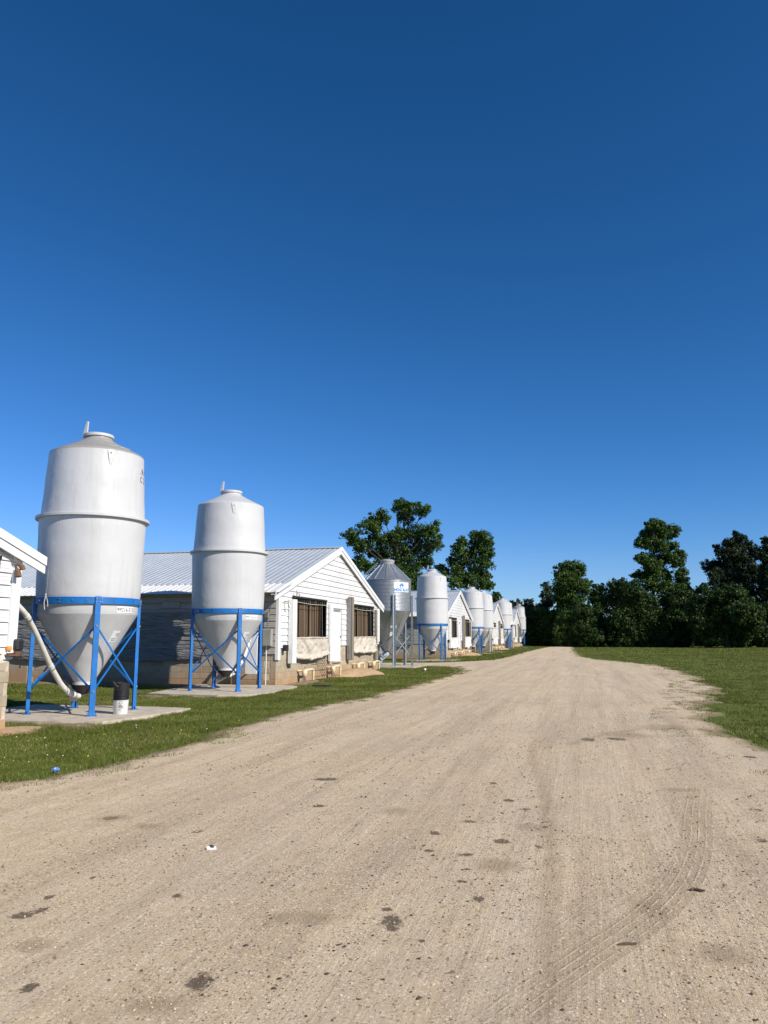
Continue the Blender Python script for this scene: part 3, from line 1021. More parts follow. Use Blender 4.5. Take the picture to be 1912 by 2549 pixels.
    # legs: channel with flanges turned in, foot plate
    for a in LEG_ANG:
        def leg():
            mb = MB()
            w, d, th = 0.055, 0.07, 0.008
            r0 = LEG_R + 0.045
            mb.box((r0 - th, -w, 0.06), (r0, w, 2.37))
            mb.box((r0 - d, -w, 0.06), (r0 - th, -w + th, 2.365))
            mb.box((r0 - d, w - th, 0.06), (r0 - th, w, 2.365))
            return mb.mesh('leg', M[paint])
        lo = new_obj('leg', cached('fb_leg' + paint, leg), t, rot=(0, 0, a))

        def foot():
            mb = MB().box((LEG_R - 0.06, -0.10, 0.05), (LEG_R + 0.08, 0.10, 0.062))
            for s in (-1, 1):
                mb.tube([(LEG_R + 0.02, s * 0.082, 0.055), (LEG_R + 0.02, s * 0.082, 0.12)], 0.010, 6)
            return mb.mesh('foot_plate', M[paint])
        new_obj('foot_plate', cached('fb_foot' + paint, foot), lo)

        def lb():
            mb = MB()
            for z in (1.79, 0.52):
                mb.tube([(LEG_R + 0.04, 0, z), (LEG_R + 0.062, 0, z)], 0.020, 8)
            for z in (2.26, 2.33):
                for y in (-0.035, 0.035): mb.tube([(LEG_R + 0.04, y, z), (LEG_R + 0.058, y, z)], 0.012, 6)
            return mb.mesh('leg_bolts', M['steel'])
        new_obj('leg_bolts', cached('fb_legb', lb), lo)
    for k in range(4):
        a, b2 = LEG_ANG[k], LEG_ANG[(k + 1) % 4]
        for j, (z0, z1) in enumerate(((1.79, 0.52), (0.52, 1.79))):
            def brace():
                rr = LEG_R + (0.012 if j else 0.0)
                return MB().bar(leg_pt(a, z0, rr), leg_pt(b2, z1, rr), 0.042, 0.008, (0, 0, 1)).mesh('brace', M[paint])
            new_obj('brace', cached('fb_brace%s%d%d' % (paint, k, j), brace), t)
    if number:
        me = text_mesh(number, 0.115, M[number_mat], 1.054, 2.08, R(num_a))
        new_obj('bin_number', me, t)
        mb = MB()
        wrap_patch(mb, lambda z: 1.048, R(num_a), 0.50, 2.06, 2.185, 0.0015, 16, 1)
        mb.build('number_plate', M['decal'], t)
    if sticker:
        mb = MB()
        wrap_patch(mb, hopper_r, R(num_a), 0.21, 1.47, 1.70, 0.003, 6, 3)
        st = mb.build('information_sticker', M['decal'], t)
        new_obj('sticker_number', text_mesh('512', 0.065, M['ink'], z0=1.60, a0=R(num_a + 4.5), cone=hopper_r, bold=0.002), st)
        mb = MB()
        for z, w in ((1.565, 0.05), (1.528, 0.15), (1.498, 0.12)):
            wrap_patch(mb, hopper_r, R(num_a if w > .1 else num_a + 5), w, z, z + 0.012, 0.005, 5, 1)
        mb.build('sticker_print', M['ink_faded'], st)
    if graffiti:
        rf = lambda z: upper_r(z) + 0.004
        for txt, z, a in (('. R N', 5.02, 18), ('C 2 5', 4.84, 18)):
            new_obj('worn_lettering', text_mesh(txt, 0.19, M['ink_faded'], z0=z, a0=R(a), cone=rf), t)
        mb = MB()
        rr = random.Random(3)
        for k in range(6):
            z = 5.5 + rr.random() * 0.22
            a = R(-75 + rr.random() * 60)
            r0 = 1.0 - (z - 5.44) / (5.76 - 5.44) * 0.65
            p0 = Vector((r0 * math.cos(a), r0 * math.sin(a), z + 0.012))
            a2 = a + R(12 + rr.random() * 18)
            r1 = r0 + 0.02
            p1 = Vector((r1 * math.cos(a2), r1 * math.sin(a2), z + 0.004))
            mb.bar(p0, p1, 0.012, 0.004)
        mb.build('scratch_mark', M['silo'], t)
    if auger:
        def outlet():
            mb = MB()
            mb.bar((-0.06, 0.05, 0.46), (-0.30, 0.02, 0.32), 0.20, 0.16, (0, 1, 0))
            return mb.mesh('auger_boot', M['steel'])
        bt = part('auger_boot', 'fb_outlet', outlet)
        new_obj('slide_gate', cached('fb_gate', lambda: MB().bar((-0.10, -0.05, 0.50), (-0.36, -0.10, 0.72), 0.22, 0.02, (0.3, 1, 0)).mesh('slide_gate', M['steel'])), bt)
    return t


B1 = feed_bin('large white feed bin nearest the camera, lettered C25 high on its shell', (-10.08, 14.2, 0), top='silo_top', sxy=0.955, number='99216-512', graffiti=True, lug_a=-39)
B2 = feed_bin('second white feed bin, standing before the left corner of the wide gable', (-10.18, 21.0, 0), sxy=0.965, number='99216-511', number_mat='ink_faded', sticker=True, lug_a=-59, num_a=-20)
far_bins = [
    (1076.6, 50.9, 'blue_far', 'silo_top_clean', 0.94, 1.0, 'white feed bin with blue legs just right of the corrugated steel bin'),
    (1175.5, 69.6, 'blue_far', 'silo_top_clean', 0.95, 1.0, 'white feed bin with blue legs touching the right eave of the third gable'),
    (1202.5, 75.4, 'greysteel', 'silo_top_clean', 0.93, 1.0, 'white feed bin standing on grey legs instead of blue'),
    (1251.0, 94.0, 'blue_far', 'silo_top_clean', 0.90, 1.02, 'nearer of the two white bins crowded between the two farthest gables'),
    (1258.0, 100.0, 'blue_far', 'silo_top_clean', 0.90, 1.05, 'white bin half hidden behind its twin, left of the farthest gable'),
    (1293.0, 115.0, 'blue_far', 'silo_top', 0.88, 1.05, 'farthest white feed bin, its dull grey top against the dark trees')]
for (px, fw, paint, top, sxy, zs, lab) in far_bins:
    q = at_depth(px, 1567, fw)
    feed_bin(lab, (q.x, q.y, 0), paint, top, sticker=False, sxy=sxy, zs=zs)


# ------------------------------------------------------------------ galvanised corrugated bin
def steel_bin(loc):
    t = thing('steel_feed_bin', 'galvanised corrugated steel feed bin with blue HOG SLAT sign', 'feed bin', loc)
    RB = 1.25
    nz = 23
    prof = []
    for i in range(nz * 8 + 1):
        z = 2.86 + (4.46 - 2.86) * i / (nz * 8)
        prof.append((RB + 0.014 * math.sin(2 * math.pi * i / 8), z))
    MB().lathe(prof, 96).build('corrugated_shell', M['galv'], t, True, None)
    rf = MB().lathe([(1.275, 4.43), (1.28, 4.46), (1.24, 4.475), (0.8, 4.89), (0.36, 5.31)], 64).build('roof_cone', M['galv'], t, True, 40)
    for k in range(12):
        a = 2 * math.pi * k / 12 + 0.2
        c, s = math.cos(a), math.sin(a)
        MB().bar((1.23 * c, 1.23 * s, 4.495), (0.37 * c, 0.37 * s, 5.315), 0.035, 0.03, (-s, c, 0)).build('roof_rib', M['galv'], rf)
    MB().lathe([(0.36, 5.28), (0.37, 5.42), (0.39, 5.44), (0.39, 5.50), (0.36, 5.53), (0.15, 5.585), (0.0, 5.59)], 40).build('lid', M['greysteel'], t, True, 40)
    hp = MB().lathe([(0.22, 0.78), (0.24, 0.80), (1.235, 2.83), (1.262, 2.86), (1.262, 2.89)], 64).build('hopper', M['galv'], t, True, 40)
    for k in range(10):
        a = 2 * math.pi * k / 10 + 0.1
        c, s = math.cos(a), math.sin(a)
        MB().bar((1.23 * c, 1.23 * s, 2.80), (0.25 * c, 0.25 * s, 0.80), 0.03, 0.02, (-s, c, 0)).build('hopper_seam', M['galv'], hp)
    view = math.atan2(-loc[1], -loc[0])
    legs = [view + R(15 + 60 * k) for k in range(6)]
    rl = RB + 0.05
    for a in legs:
        mb = MB()
        mb.box((rl - 0.015, -0.075, 0.05), (rl, 0.075, 3.66))
        mb.box((rl, -0.075, 0.05), (rl + 0.06, -0.063, 3.655))
        mb.box((rl, 0.063, 0.05), (rl + 0.06, 0.075, 3.655))
        mb.box((rl - 0.05, -0.11, 0.05), (rl + 0.09, 0.11, 0.062))
        mb.build('leg', M['galv'], t, rot=(0, 0, a))
    for k in range(6):
        a, b = legs[k], legs[(k + 1) % 6]
        for (z0, z1, q) in ((1.65, 0.55, -0.05), (0.55, 1.65, -0.065)):
            MB().bar(leg_pt(a, z0, rl + q), leg_pt(b, z1, rl + q), 0.045, 0.012, (0, 0, 1)).build('brace', M['galv'], t)
    # sign facing the road
    a_s = view + R(37)
    mb = MB()
    wrap_patch(mb, lambda z: RB + 0.022, a_s, 0.98, 3.80, 4.30, 0.0, 14, 2)
    sg = mb.build('sign_panel', M['decal'], t)
    rs = lambda z: RB + 0.026
    new_obj('sign_lettering', text_mesh('HOG SLAT', 0.20, M['logo'], z0=3.845, a0=a_s, cone=rs, bold=0.008), sg)
    mb = MB()
    for (z0, z1, w, off) in ((4.215, 4.245, 0.13, 0.0), (4.17, 4.205, 0.24, 0.0), (4.12, 4.158, 0.34, 0.0)):
        wrap_patch(mb, lambda z: RB + 0.026, a_s - 0.02, w, z0, z1, 0.004, 5, 1)
    for dx in (-0.08, 0.05):
        wrap_patch(mb, lambda z: RB + 0.026, a_s - 0.02 + dx / RB, 0.05, 4.02, 4.12, 0.004, 2, 1)
    mb.build('sign_emblem', M['logo'], sg)
    ch = lambda z: 0.24 + (1.235 - 0.24) * (z - 0.80) / (2.83 - 0.80)
    for (z0, z1, w) in ((2.0, 2.1, 0.33), (1.55, 1.78, 0.26)):
        mb = MB()
        wrap_patch(mb, ch, view + R(22), w, z0, z1, 0.006, 4, 2)
        mb.build('hopper_sticker', M['decal'], hp)
    # ladder of the roof, lid chain, unloading boot and auger
    mb = MB()
    for dy in (-0.14, 0.14):
        mb.tube([(-0.4, -0.3 + dy, 5.38), (-1.2, -0.75 + dy, 4.56)], 0.012, 5)
    mb.tube([(-1.16, -0.80, 4.55), (-1.12, -0.80, 4.95), (-1.30, -0.55, 5.02)], 0.011, 5)
    mb.build('roof_ladder', M['galv'], t)
    mb = MB()
    mb.tube([(0.0, 0.0, 0.78), (-0.05, -0.1, 0.55)], 0.17, 12)
    mb.bar((-0.05, -0.1, 0.62), (-0.32, -0.35, 0.40), 0.26, 0.2, (1, -1, 0))
    mb.build('auger_boot', M['galv'], t)
    mb = MB()
    mb.tube([(-0.12, -0.3, 0.45), (-0.5, -1.0, 1.1), (-0.75, -1.6, 1.55), (-0.95, -2.6, 1.7)], 0.055, 10)
    mb.build('auger_tube', M['galv'], t, True, 60)
    return t


steel_bin((-9.95, 39.3, 0))


# ------------------------------------------------------------------ barns
def sheet_wave(w, h, nx, ny, seed, amp=0.05, sag=0.08, scallops=1, gather=0.0, roll=0.05):
    """hanging curtain in local (u along, z up, out = +): returns verts (u, out, z) and faces"""
    rr = np.random.default_rng(seed)
    u = np.linspace(0, w, nx)
    z = np.linspace(0, 1, ny)
    U, Zt = np.meshgrid(u, z)
    ph = (U / w * scallops) % 1.0
    bottom = -sag * 4 * ph * (1 - ph) - (fbm(U, U * 0, 0.9, seed + 7) - 0.5) * 0.14
    top = (fbm(U, U * 0 + 3, 1.2, seed + 5) - 0.5) * 0.05
    ZZ = bottom * (1 - Zt) + h * Zt + top * Zt
    diag = U * 1.3 + Zt * h * 2.0 * math.copysign(1, rr.random() - 0.5)
    out = amp * (fbm(diag, Zt * h * 0.6, 2.2, seed, 4) - 0.35) * 1.6
    hor = fbm(U * 0.35, Zt * h, 6.0, seed + 3, 3)
    out = out + amp * 1.2 * (hor - 0.4) * np.clip(1.1 - Zt, 0.15, 1)
    out = out + roll * np.exp(-((Zt - 0.07) / 0.09) ** 2) + roll * 0.5 * np.exp(-((Zt - 0.97) / 0.04) ** 2)
    out = out + 0.03
    n, m_ = U.shape
    v = np.stack([U.ravel(), out.ravel(), ZZ.ravel()], 1)
    i = np.arange(n * m_).reshape(n, m_)
    f = np.stack([i[:-1, :-1].ravel(), i[:-1, 1:].ravel(), i[1:, 1:].ravel(), i[1:, :-1].ravel()], 1)
    return v, f


BW = 6.35          # half width of a barn
EAVE_Y, EAVE_Z = 6.88, 2.96
SEAM_Y, SEAM_Z = 5.7, 3.33
RIDGE_Z = 5.13


def roof_z(y):
    y = abs(y)
    if y < SEAM_Y: return RIDGE_Z + (SEAM_Z - RIDGE_Z) * y / SEAM_Y
    return SEAM_Z + (EAVE_Z - SEAM_Z) * (y - SEAM_Y) / (EAVE_Y - SEAM_Y)


def gable_w(z):
    """half width of the gable wall at height z (under the roof)"""
    top, low = RIDGE_Z - 0.10, roof_z(BW) - 0.10
    if z <= low: return BW
    return max(0.0, BW * (top - z) / (top - low))


def roof_sheet_mesh(w, up, matkey):
    """one ribbed sheet, running down the near slope; up: True = main sheet, False = eave sheet"""
    if up:
        y0, z0, y1, z1 = -0.02, RIDGE_Z, -SEAM_Y - 0.05, roof_z(SEAM_Y + 0.05) + 0.012
    else:
        y0, z0, y1, z1 = -SEAM_Y, SEAM_Z + 0.002, -EAVE_Y, EAVE_Z
    prof = []
    n = 4
    for k in range(n):
        b = w * k / n
        p = w / n
        prof += [(b, 0.0), (b + p * .80, 0.0), (b + p * .86, 0.015), (b + p * .94, 0.015)]
    prof.append((w, 0.0))
    d = Vector((0, y1 - y0, z1 - z0)).normalized()
    nrm = Vector((0, -d.z, d.y))
    if nrm.z < 0: nrm = -nrm
    vs, fs = [], []
    for (yy, zz) in ((y0, z0), (y1, z1)):
        for (x, h) in prof:
            vs.append((-x, yy + nrm.y * h, zz + nrm.z * h))
    for (yy, zz) in ((y0, z0), (y1, z1)):
        for (x, h) in prof:
            vs.append((-x, yy + nrm.y * (h - 0.004), zz + nrm.z * (h - 0.004)))
    m_ = len(prof)
    for i in range(m_ - 1):
        fs.append((i, i + 1, m_ + i + 1, m_ + i))
        fs.append((2 * m_ + i + 1, 2 * m_ + i, 3 * m_ + i, 3 * m_ + i + 1))
        fs.append((m_ + i, m_ + i + 1, 3 * m_ + i + 1, 3 * m_ + i))
    return MB().add(vs, fs).mesh('roof_sheet', M[matkey])


SIDING_PROF = [(0.0, 0.050), (0.07, 0.040), (0.0705, 0.046), (0.14, 0.036), (0.1405, 0.042), (0.21, 0.010)]


def siding_board(y0, y1, y0t, y1t, z0, z1, axis='x', mat='siding'):
    """lapped board; y0..y1 at the bottom, y0t..y1t at the top, out along +axis"""
    h = z1 - z0
    vs, fs = [], []
    prof = [(0.0, 0.002)] + [(p * h / 0.21, o) for p, o in SIDING_PROF]
    for (dz, o) in prof:
        t = dz / h
        a, b = y0 + (y0t - y0) * t, y1 + (y1t - y1) * t
        vs += [(o, a, z0 + dz), (o, b, z0 + dz)] if axis == 'x' else [(a, -o, z0 + dz), (b, -o, z0 + dz)]
    n = len(prof)
    for i in range(n - 1):
        q = (2 * i, 2 * i + 1, 2 * i + 3, 2 * i + 2)
        fs.append(q)
    fs.append(tuple(2 * i for i in range(n))[::-1])
    fs.append(tuple(2 * i + 1 for i in range(n)))
    return MB().add(vs, fs).mesh('siding_board', M[mat])


def block_mesh():
    return cached('block', lambda: MB().box((-0.19, -0.196, -0.096), (0.0, 0.196, 0.096), 0.006).mesh('block', M['block']))


def barn(label, yc, length=45.0, x=-9.6, blocks=False, sheets=24, win=None, door=True, seed=1, side_curtain=True, near_only=False, tarp='tarp', post=True):
    t = thing('barn', label, 'barn', (x, yc, 0), 0, 'poultry barns in a row')
    rr = random.Random(seed)
    part = lambda nm, mb, mat, par=t, sm=False: mb.build(nm, M[mat], par, sm)
    # openings (y0, y1, z0, z1) in the gable
    win = win or [(-5.08, -1.53, 1.2, 2.88, 1.55, 0.86), (1.67, 5.37, 1.2, 2.88, 1.55, 0.92)]
    dr = (-0.60, 0.42, 0.58, 2.62)
    # inner shell: backing walls stop the light
    mb = MB()
    mb.box((-length, -BW + 0.06, 0), (-length + 0.1, BW - 0.06, 3.0))
    part('rear_wall', mb, 'siding')
    mb = MB()
    mb.box((-length + 0.1, BW - 0.12, 0.0), (-0.25, BW, 3.05))
    part('far_side_wall', mb, 'siding')
    # gable backing panel with the openings cut out
    mb = MB()
    ys = sorted({-BW + 0.02, BW - 0.02, dr[0], dr[1], *[w[0] for w in win], *[w[1] for w in win]})
    for a, b in zip(ys[:-1], ys[1:]):
        mid = (a + b) / 2
        zr = [(1.2, 2.88)]
        if dr[0] <= mid <= dr[1] and door: zr = [(2.62, 2.88)]
        if any(w[0] <= mid <= w[1] for w in win): zr = []
        for (q0, q1) in zr: mb.box((-0.12, a, q0), (0.0, b, q1))
    tri = [(y, 2.88) for y in (-BW + .02, BW - .02)] + [(BW - .02, roof_z(BW) - .12), (0, RIDGE_Z - .12), (-BW + .02, roof_z(BW) - .12)]
    vs = [(-0.12, y, z) for y, z in tri] + [(0.0, y, z) for y, z in tri]
    n = len(tri)
    mb.add(vs, [tuple(range(n))[::-1], tuple(range(n, 2 * n))] + [(k, (k + 1) % n, n + (k + 1) % n, n + k) for k in range(n)])
    part('gable_wall', mb, 'siding')
    # lapped siding boards on the gable
    z = 1.2
    while z < RIDGE_Z - 0.2:
        z1 = min(z + 0.21, RIDGE_Z - 0.14)
        w0, w1 = gable_w(z), gable_w(z1)
        segs = [(-w0, w0)]
        cuts = [(w[0] - 0.02, w[1] + 0.02) for w in win if z < w[3] - 0.05 and z1 > w[2] + 0.05]
        if door and z < dr[3] + 0.02: cuts.append((dr[0] - 0.06, dr[1] + 0.06))
        for (a, b) in sorted(cuts):
            ns = []
            for (p, q) in segs:
                if b <= p or a >= q: ns.append((p, q)); continue
                if a > p: ns.append((p, a))
                if b < q: ns.append((b, q))
            segs = ns
        for (p, q) in segs:
            if q - p < 0.06: continue
            pt = -w1 if abs(p + w0) < 1e-6 else p
            qt = w1 if abs(q - w0) < 1e-6 else q
            new_obj('siding_board', siding_board(p, q, pt, qt, z, z1), t)
        z += 0.21
    # block base of the gable and near side
    if blocks:
        bm = block_mesh()
        for r in range(6):
            zc = 0.1 + r * 0.2
            off = 0.2 if r % 2 else 0.0
            y = -BW + 0.2 - off
            while y < BW + 0.1:
                a, b = y - 0.2, y + 0.2
                cc = y
                if door and zc > dr[2] - 0.02 and b > dr[0] - 0.03 and a < dr[1] + 0.03:
                    y += 0.4; continue
                if a < -BW + 0.005: cc, half = (-BW + b) / 2, True
                elif b > BW - 0.005: cc, half = (a + BW) / 2, True
                else: half = False
                visible = (y > 5.2) if near_only else True
                if visible and (not half or abs(b - a) > 0):
                    o = new_obj('block', bm, t, (0.0 + rr.uniform(-.003, .003), cc, zc))
                    if half: o.scale = (1, max(0.1, (min(b, BW) - max(a, -BW)) / 0.4), 1)
                y += 0.4
        MB().box((-0.188, -BW + 0.01, -0.05), (-0.012, dr[0] if door else BW, 1.195)).build('mortar_core', M['concrete'], t)
        if door:
            MB().box((-0.188, dr[1], -0.05), (-0.012, BW - 0.01, 1.195)).build('mortar_core', M['concrete'], t)
            MB().box((-0.187, dr[0], -0.05), (-0.013, dr[1], 0.57)).build('mortar_core', M['concrete'], t)
        if not near_only:
            for r in range(5):
                zc = 0.1 + r * 0.2
                for k in range(22):
                    xx = -0.2 - 0.195 - k * 0.4 - (0.2 if r % 2 else 0)
                    o = new_obj('block', bm, t, (xx, -BW, zc), (0, 0, -math.pi / 2))
                    o.location = (xx, -BW + rr.uniform(-.003, .003), zc)
            MB().box((-9.3, -BW + 0.012, -0.05), (-0.2, -BW + 0.188, 1.02)).build('mortar_core', M['concrete'], t)
            MB().box((-length, -BW + 0.004, -0.05), (-9.3, -BW + 0.188, 1.0)).build('foundation', M['block'], t)
        else:
            MB().box((-length, BW - 0.188, -0.05), (-0.2, BW - 0.004, 1.2)).build('foundation', M['block'], t)
    else:
        mb = MB()
        mb.box((-0.19, -BW, -0.05), (0.0, dr[0] if door else BW, 1.2))
        if door:
            mb.box((-0.19, dr[1], -0.05), (0.0, BW, 1.2))
            mb.box((-0.19, dr[0], -0.05), (0.0, dr[1], 0.58))
        mb.box((-length, -BW, -0.05), (-0.19, -BW + 0.19, 1.0))
        part('foundation', mb, 'block')
    # near side wall: lapped siding and long curtain
    MB().box((-length, -BW + 0.01, 1.0), (-0.06, -BW + 0.11, 3.1)).build('near_side_wall', M['siding'], t)
    z = 1.02
    while z < 2.95:
        new_obj('siding_board', siding_board(-length, -0.02, -length, -0.02, z, z + 0.21, 'y', 'siding_old_shade'), t, (0, -BW + 0.008, 0))
        z += 0.21
    if side_curtain:
        L = length - 2.6
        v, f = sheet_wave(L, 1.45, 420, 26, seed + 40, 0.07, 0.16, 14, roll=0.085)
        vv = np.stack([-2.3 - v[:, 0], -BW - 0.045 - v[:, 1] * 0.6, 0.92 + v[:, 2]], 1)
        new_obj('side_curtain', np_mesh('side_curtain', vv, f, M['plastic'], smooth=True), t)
        for xx in (-3.45,):
            MB().box((xx - 0.65, -BW - 0.09, 2.50), (xx, -BW - 0.045, 2.72), 0.012).build('side_vent', M['ebox'], t)
    # roof
    mk, me_ = roof_sheet_mesh(0.9, True, 'roof'), roof_sheet_mesh(0.9, False, 'roof_white')
    mk = cached('roof_main', lambda: mk)
    me_ = cached('roof_eave', lambda: me_)
    over = 0.17
    for k in range(sheets):
        new_obj('roof_sheet', mk, t, (over - 0.9 * k, 0, 0))
        new_obj('eave_sheet', me_, t, (over - 0.9 * k + 0.12, 0, -0.0))
    x_end = over - 0.9 * sheets
    if -length - 0.3 < x_end:
        mb = MB()
        mb.add([(x_end, 0, RIDGE_Z), (-length - .3, 0, RIDGE_Z), (-length - .3, -SEAM_Y, SEAM_Z), (x_end, -SEAM_Y, SEAM_Z), (-length - .3, -EAVE_Y, EAVE_Z), (x_end, -EAVE_Y, EAVE_Z)],
               [(0, 1, 2, 3), (3, 2, 4, 5)])
        part('roof_remainder', mb, 'roof')
    mb = MB()
    for (h, flip) in ((0.0, 1), (-0.02, 0)):
        q = [(over, 0.02, RIDGE_Z + h), (-length - .3, 0.02, RIDGE_Z + h), (-length - .3, EAVE_Y, EAVE_Z + h), (over, EAVE_Y, EAVE_Z + h)]
        mb.add(q, [(0, 1, 2, 3) if flip else (3, 2, 1, 0)])
    part('far_roof_slope', mb, 'roof')
    mb = MB()
    mb.add([(over, -0.2, RIDGE_Z - 0.02), (over, 0, RIDGE_Z + 0.055), (over, 0.2, RIDGE_Z - 0.02), (-length - .3, -0.2, RIDGE_Z - 0.02), (-length - .3, 0, RIDGE_Z + 0.055), (-length - .3, 0.2, RIDGE_Z - 0.02)],
           [(0, 1, 4, 3), (1, 2, 5, 4)])
    part('ridge_cap', mb, 'roof')
    # rake trim: two stepped boards on each slope, soffit strip
    for s in (-1, 1):
        for (o0, o1, d0, d1, nm) in ((over - 0.03, over + 0.015, 0.0, 0.15, 'rake_trim'), (over - 0.05, over - 0.012, 0.152, 0.30, 'rake_trim')):
            pts = []
            for (yy) in (0.0, SEAM_Y, EAVE_Y):
                pts.append((s * yy, roof_z(yy)))
            mb = MB()
            for i in range(2):
                (ya, za), (yb, zb) = pts[i], pts[i + 1]
                top, bot = 0.045 - d0, 0.045 - d1
                q = [(ya, za + bot), (yb, zb + bot), (yb, zb + top), (ya, za + top)]
                vs = [(o0, y, z) for y, z in q] + [(o1, y, z) for y, z in q]
                mb.add(vs, [(3, 2, 1, 0), (4, 5, 6, 7), (0, 1, 5, 4), (1, 2, 6, 5), (2, 3, 7, 6), (3, 0, 4, 7)])
            part(nm, mb, 'trim')
        mb = MB()
        q = [(0, RIDGE_Z - 0.06), (s * SEAM_Y, SEAM_Z - 0.06), (s * EAVE_Y, EAVE_Z - 0.06)]
        for i in range(2):
            (ya, za), (yb, zb) = q[i], q[i + 1]
            vs = [(0.0, ya, za), (over - 0.05, ya, za), (over - 0.05, yb, zb), (0.0, yb, zb), (0.0, ya, za - .02), (over - 0.05, ya, za - .02), (over - 0.05, yb, zb - .02), (0.0, yb, zb - .02)]
            mb.add(vs, [(0, 1, 2, 3), (7, 6, 5, 4), (1, 5, 6, 2), (0, 4, 5, 1), (2, 6, 7, 3)])
        part('soffit', mb, 'siding')
    # corner trim boards
    for s, zz in ((-1, 0.82), (1, 1.3)):
        y0 = s * BW
        mb = MB().box((-0.03, min(y0 - s * 0.17, y0 + s * 0.03), zz), (0.085, max(y0 - s * 0.17, y0 + s * 0.03), roof_z(BW) - 0.12), 0.008)
        part('corner_trim', mb, 'trim')
    # windows
    for wi, (a, b, z0, z1, ct, cb) in enumerate(win):
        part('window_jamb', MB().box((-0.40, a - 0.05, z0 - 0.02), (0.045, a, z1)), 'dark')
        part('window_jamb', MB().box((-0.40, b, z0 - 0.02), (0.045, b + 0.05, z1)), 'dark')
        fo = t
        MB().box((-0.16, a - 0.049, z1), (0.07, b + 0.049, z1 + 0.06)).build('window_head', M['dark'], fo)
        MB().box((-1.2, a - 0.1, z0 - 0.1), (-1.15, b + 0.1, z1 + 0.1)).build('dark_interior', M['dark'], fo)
        y = a
        while y < b - 0.03:
            wdt = rr.uniform(0.13, 0.24)
            e = min(b, y + wdt)
            dpt = rr.uniform(0.0, 0.10)
            lean = rr.uniform(-0.03, 0.03)
            top = z1 - rr.uniform(0.06, 0.18)
            if rr.random() > 0.02:
                mb = MB()
                gp = 0.006
                vs = []
                for (zz, sh) in ((z0 + 0.0, 0.0), (top, lean)):
                    for (xx, yy) in ((-0.22 - dpt, y + gp), (-0.19 - dpt, y + gp), (-0.19 - dpt, e - gp), (-0.22 - dpt, e - gp)):
                        vs.append((xx, min(max(yy + sh * 0.4, a), b), zz))
                mb.add(vs, [(0, 3, 2, 1), (4, 5, 6, 7), (0, 1, 5, 4), (1, 2, 6, 5), (2, 3, 7, 6), (3, 0, 4, 7)])
                part('board', mb, 'board')
            y = e
        mb = MB()
        for k in range(5):
            yy = a + (b - a) * (k + 0.7 + rr.uniform(-.15, .15)) / 5.4
            mb.tube([(0.03, yy, z1 - 0.02), (0.05, yy + rr.uniform(-.05, .05), ct)], 0.004, 4)
        mb.tube([(0.05, a + 0.02, z1 - 0.13), (0.06, (a + b) / 2, z1 - 0.17), (0.05, b - 0.02, z1 - 0.14)], 0.011, 5)
        k = a + 0.1
        while k < b:
            mb.tube([(0.02, k, z1), (0.02, k, z1 - 0.14)], 0.0025, 4)
            k += 0.22
        part('curtain_cords', mb, 'cord')
        v, f = sheet_wave(b - a + 0.16, ct - cb, 80, 34, seed * 7 + wi, 0.13, 0.10, 1, roll=0.09)
        vv = np.stack([0.05 + v[:, 1], a - 0.06 + v[:, 0], cb + v[:, 2]], 1)
        new_obj('curtain', np_mesh('curtain', vv, f, M[tarp], smooth=True), t)
    # door
    if door:
        mb = MB().box((-0.06, dr[0] + 0.05, dr[2] + 0.01), (0.03, dr[1] - 0.07, dr[3] - 0.09), 0.01)
        d = part('door', mb, 'door')
        MB().box((0.03, dr[1] - 0.17, 1.52), (0.075, dr[1] - 0.13, 1.58), 0.008).build('handle', M['black'], d)
        mb = MB()
        mb.box((-0.1, dr[0] - 0.02, dr[2]), (-0.01, dr[0] + 0.045, dr[3]))
        mb.box((-0.1, dr[1] - 0.065, dr[2]), (-0.01, dr[1] + 0.02, dr[3]))
        mb.box((-0.1, dr[0] + 0.045, dr[3] - 0.085), (-0.01, dr[1] - 0.065, dr[3]))
        part('door_frame', mb, 'greywood')
        MB().box((-0.1, dr[0], dr[2] - 0.03), (0.09, dr[1], dr[2] + 0.005)).build('door_step', M['concrete'], t)
    if post:
        mb = MB()
        mb.box((0.055, 1.12, 0.62), (0.20, 1.26, 3.14), 0.006)
        p1 = part('winch_post', mb, 'steel')
        p2 = part('winch_post', MB().box((0.06, 1.27, 0.60), (0.26, 1.50, 3.20), 0.012), 'greywood')
        MB().box((0.035, 0.98, 2.92), (0.058, 1.66, 3.12), 0.006).build('post_cleat', M['greywood'], p2)
        # white boards beside the windows
        part('white_board', MB().box((0.055, -5.48, 0.68), (0.24, -5.14, 2.80), 0.012), 'trim')
        part('white_board', MB().box((0.055, -1.28, 0.62), (0.15, -0.96, 2.80), 0.01), 'trim')
        part('jamb_post', MB().box((0.055, 5.50, 0.35), (0.16, 5.68, 2.80), 0.01), 'greywood')
        # floodlight bracket and hook
        mb = MB()
        mb.tube([(0.06, -5.86, 2.70), (0.16, -5.86, 2.72), (0.2, -5.84, 2.6)], 0.022, 6)
        mb.tube([(0.2, -5.84, 2.62), (0.24, -5.82, 2.52)], [0.03, 0.06], 8)
        part('lamp_bracket', mb, 'steel')
        mb = MB()
        mb.tube([(0.06, -5.0, 2.86), (0.16, -5.0, 2.9), (0.16, -5.02, 3.12), (0.16, -5.02, 3.02), (0.16, -4.75, 3.0), (0.16, -4.72, 2.88)], 0.013, 6)
        part('crank_hook', mb, 'steel')
        part('junction_box', MB().box((0.06, -5.92, 1.10), (0.20, -5.76, 1.30), 0.01), 'black')
    return t


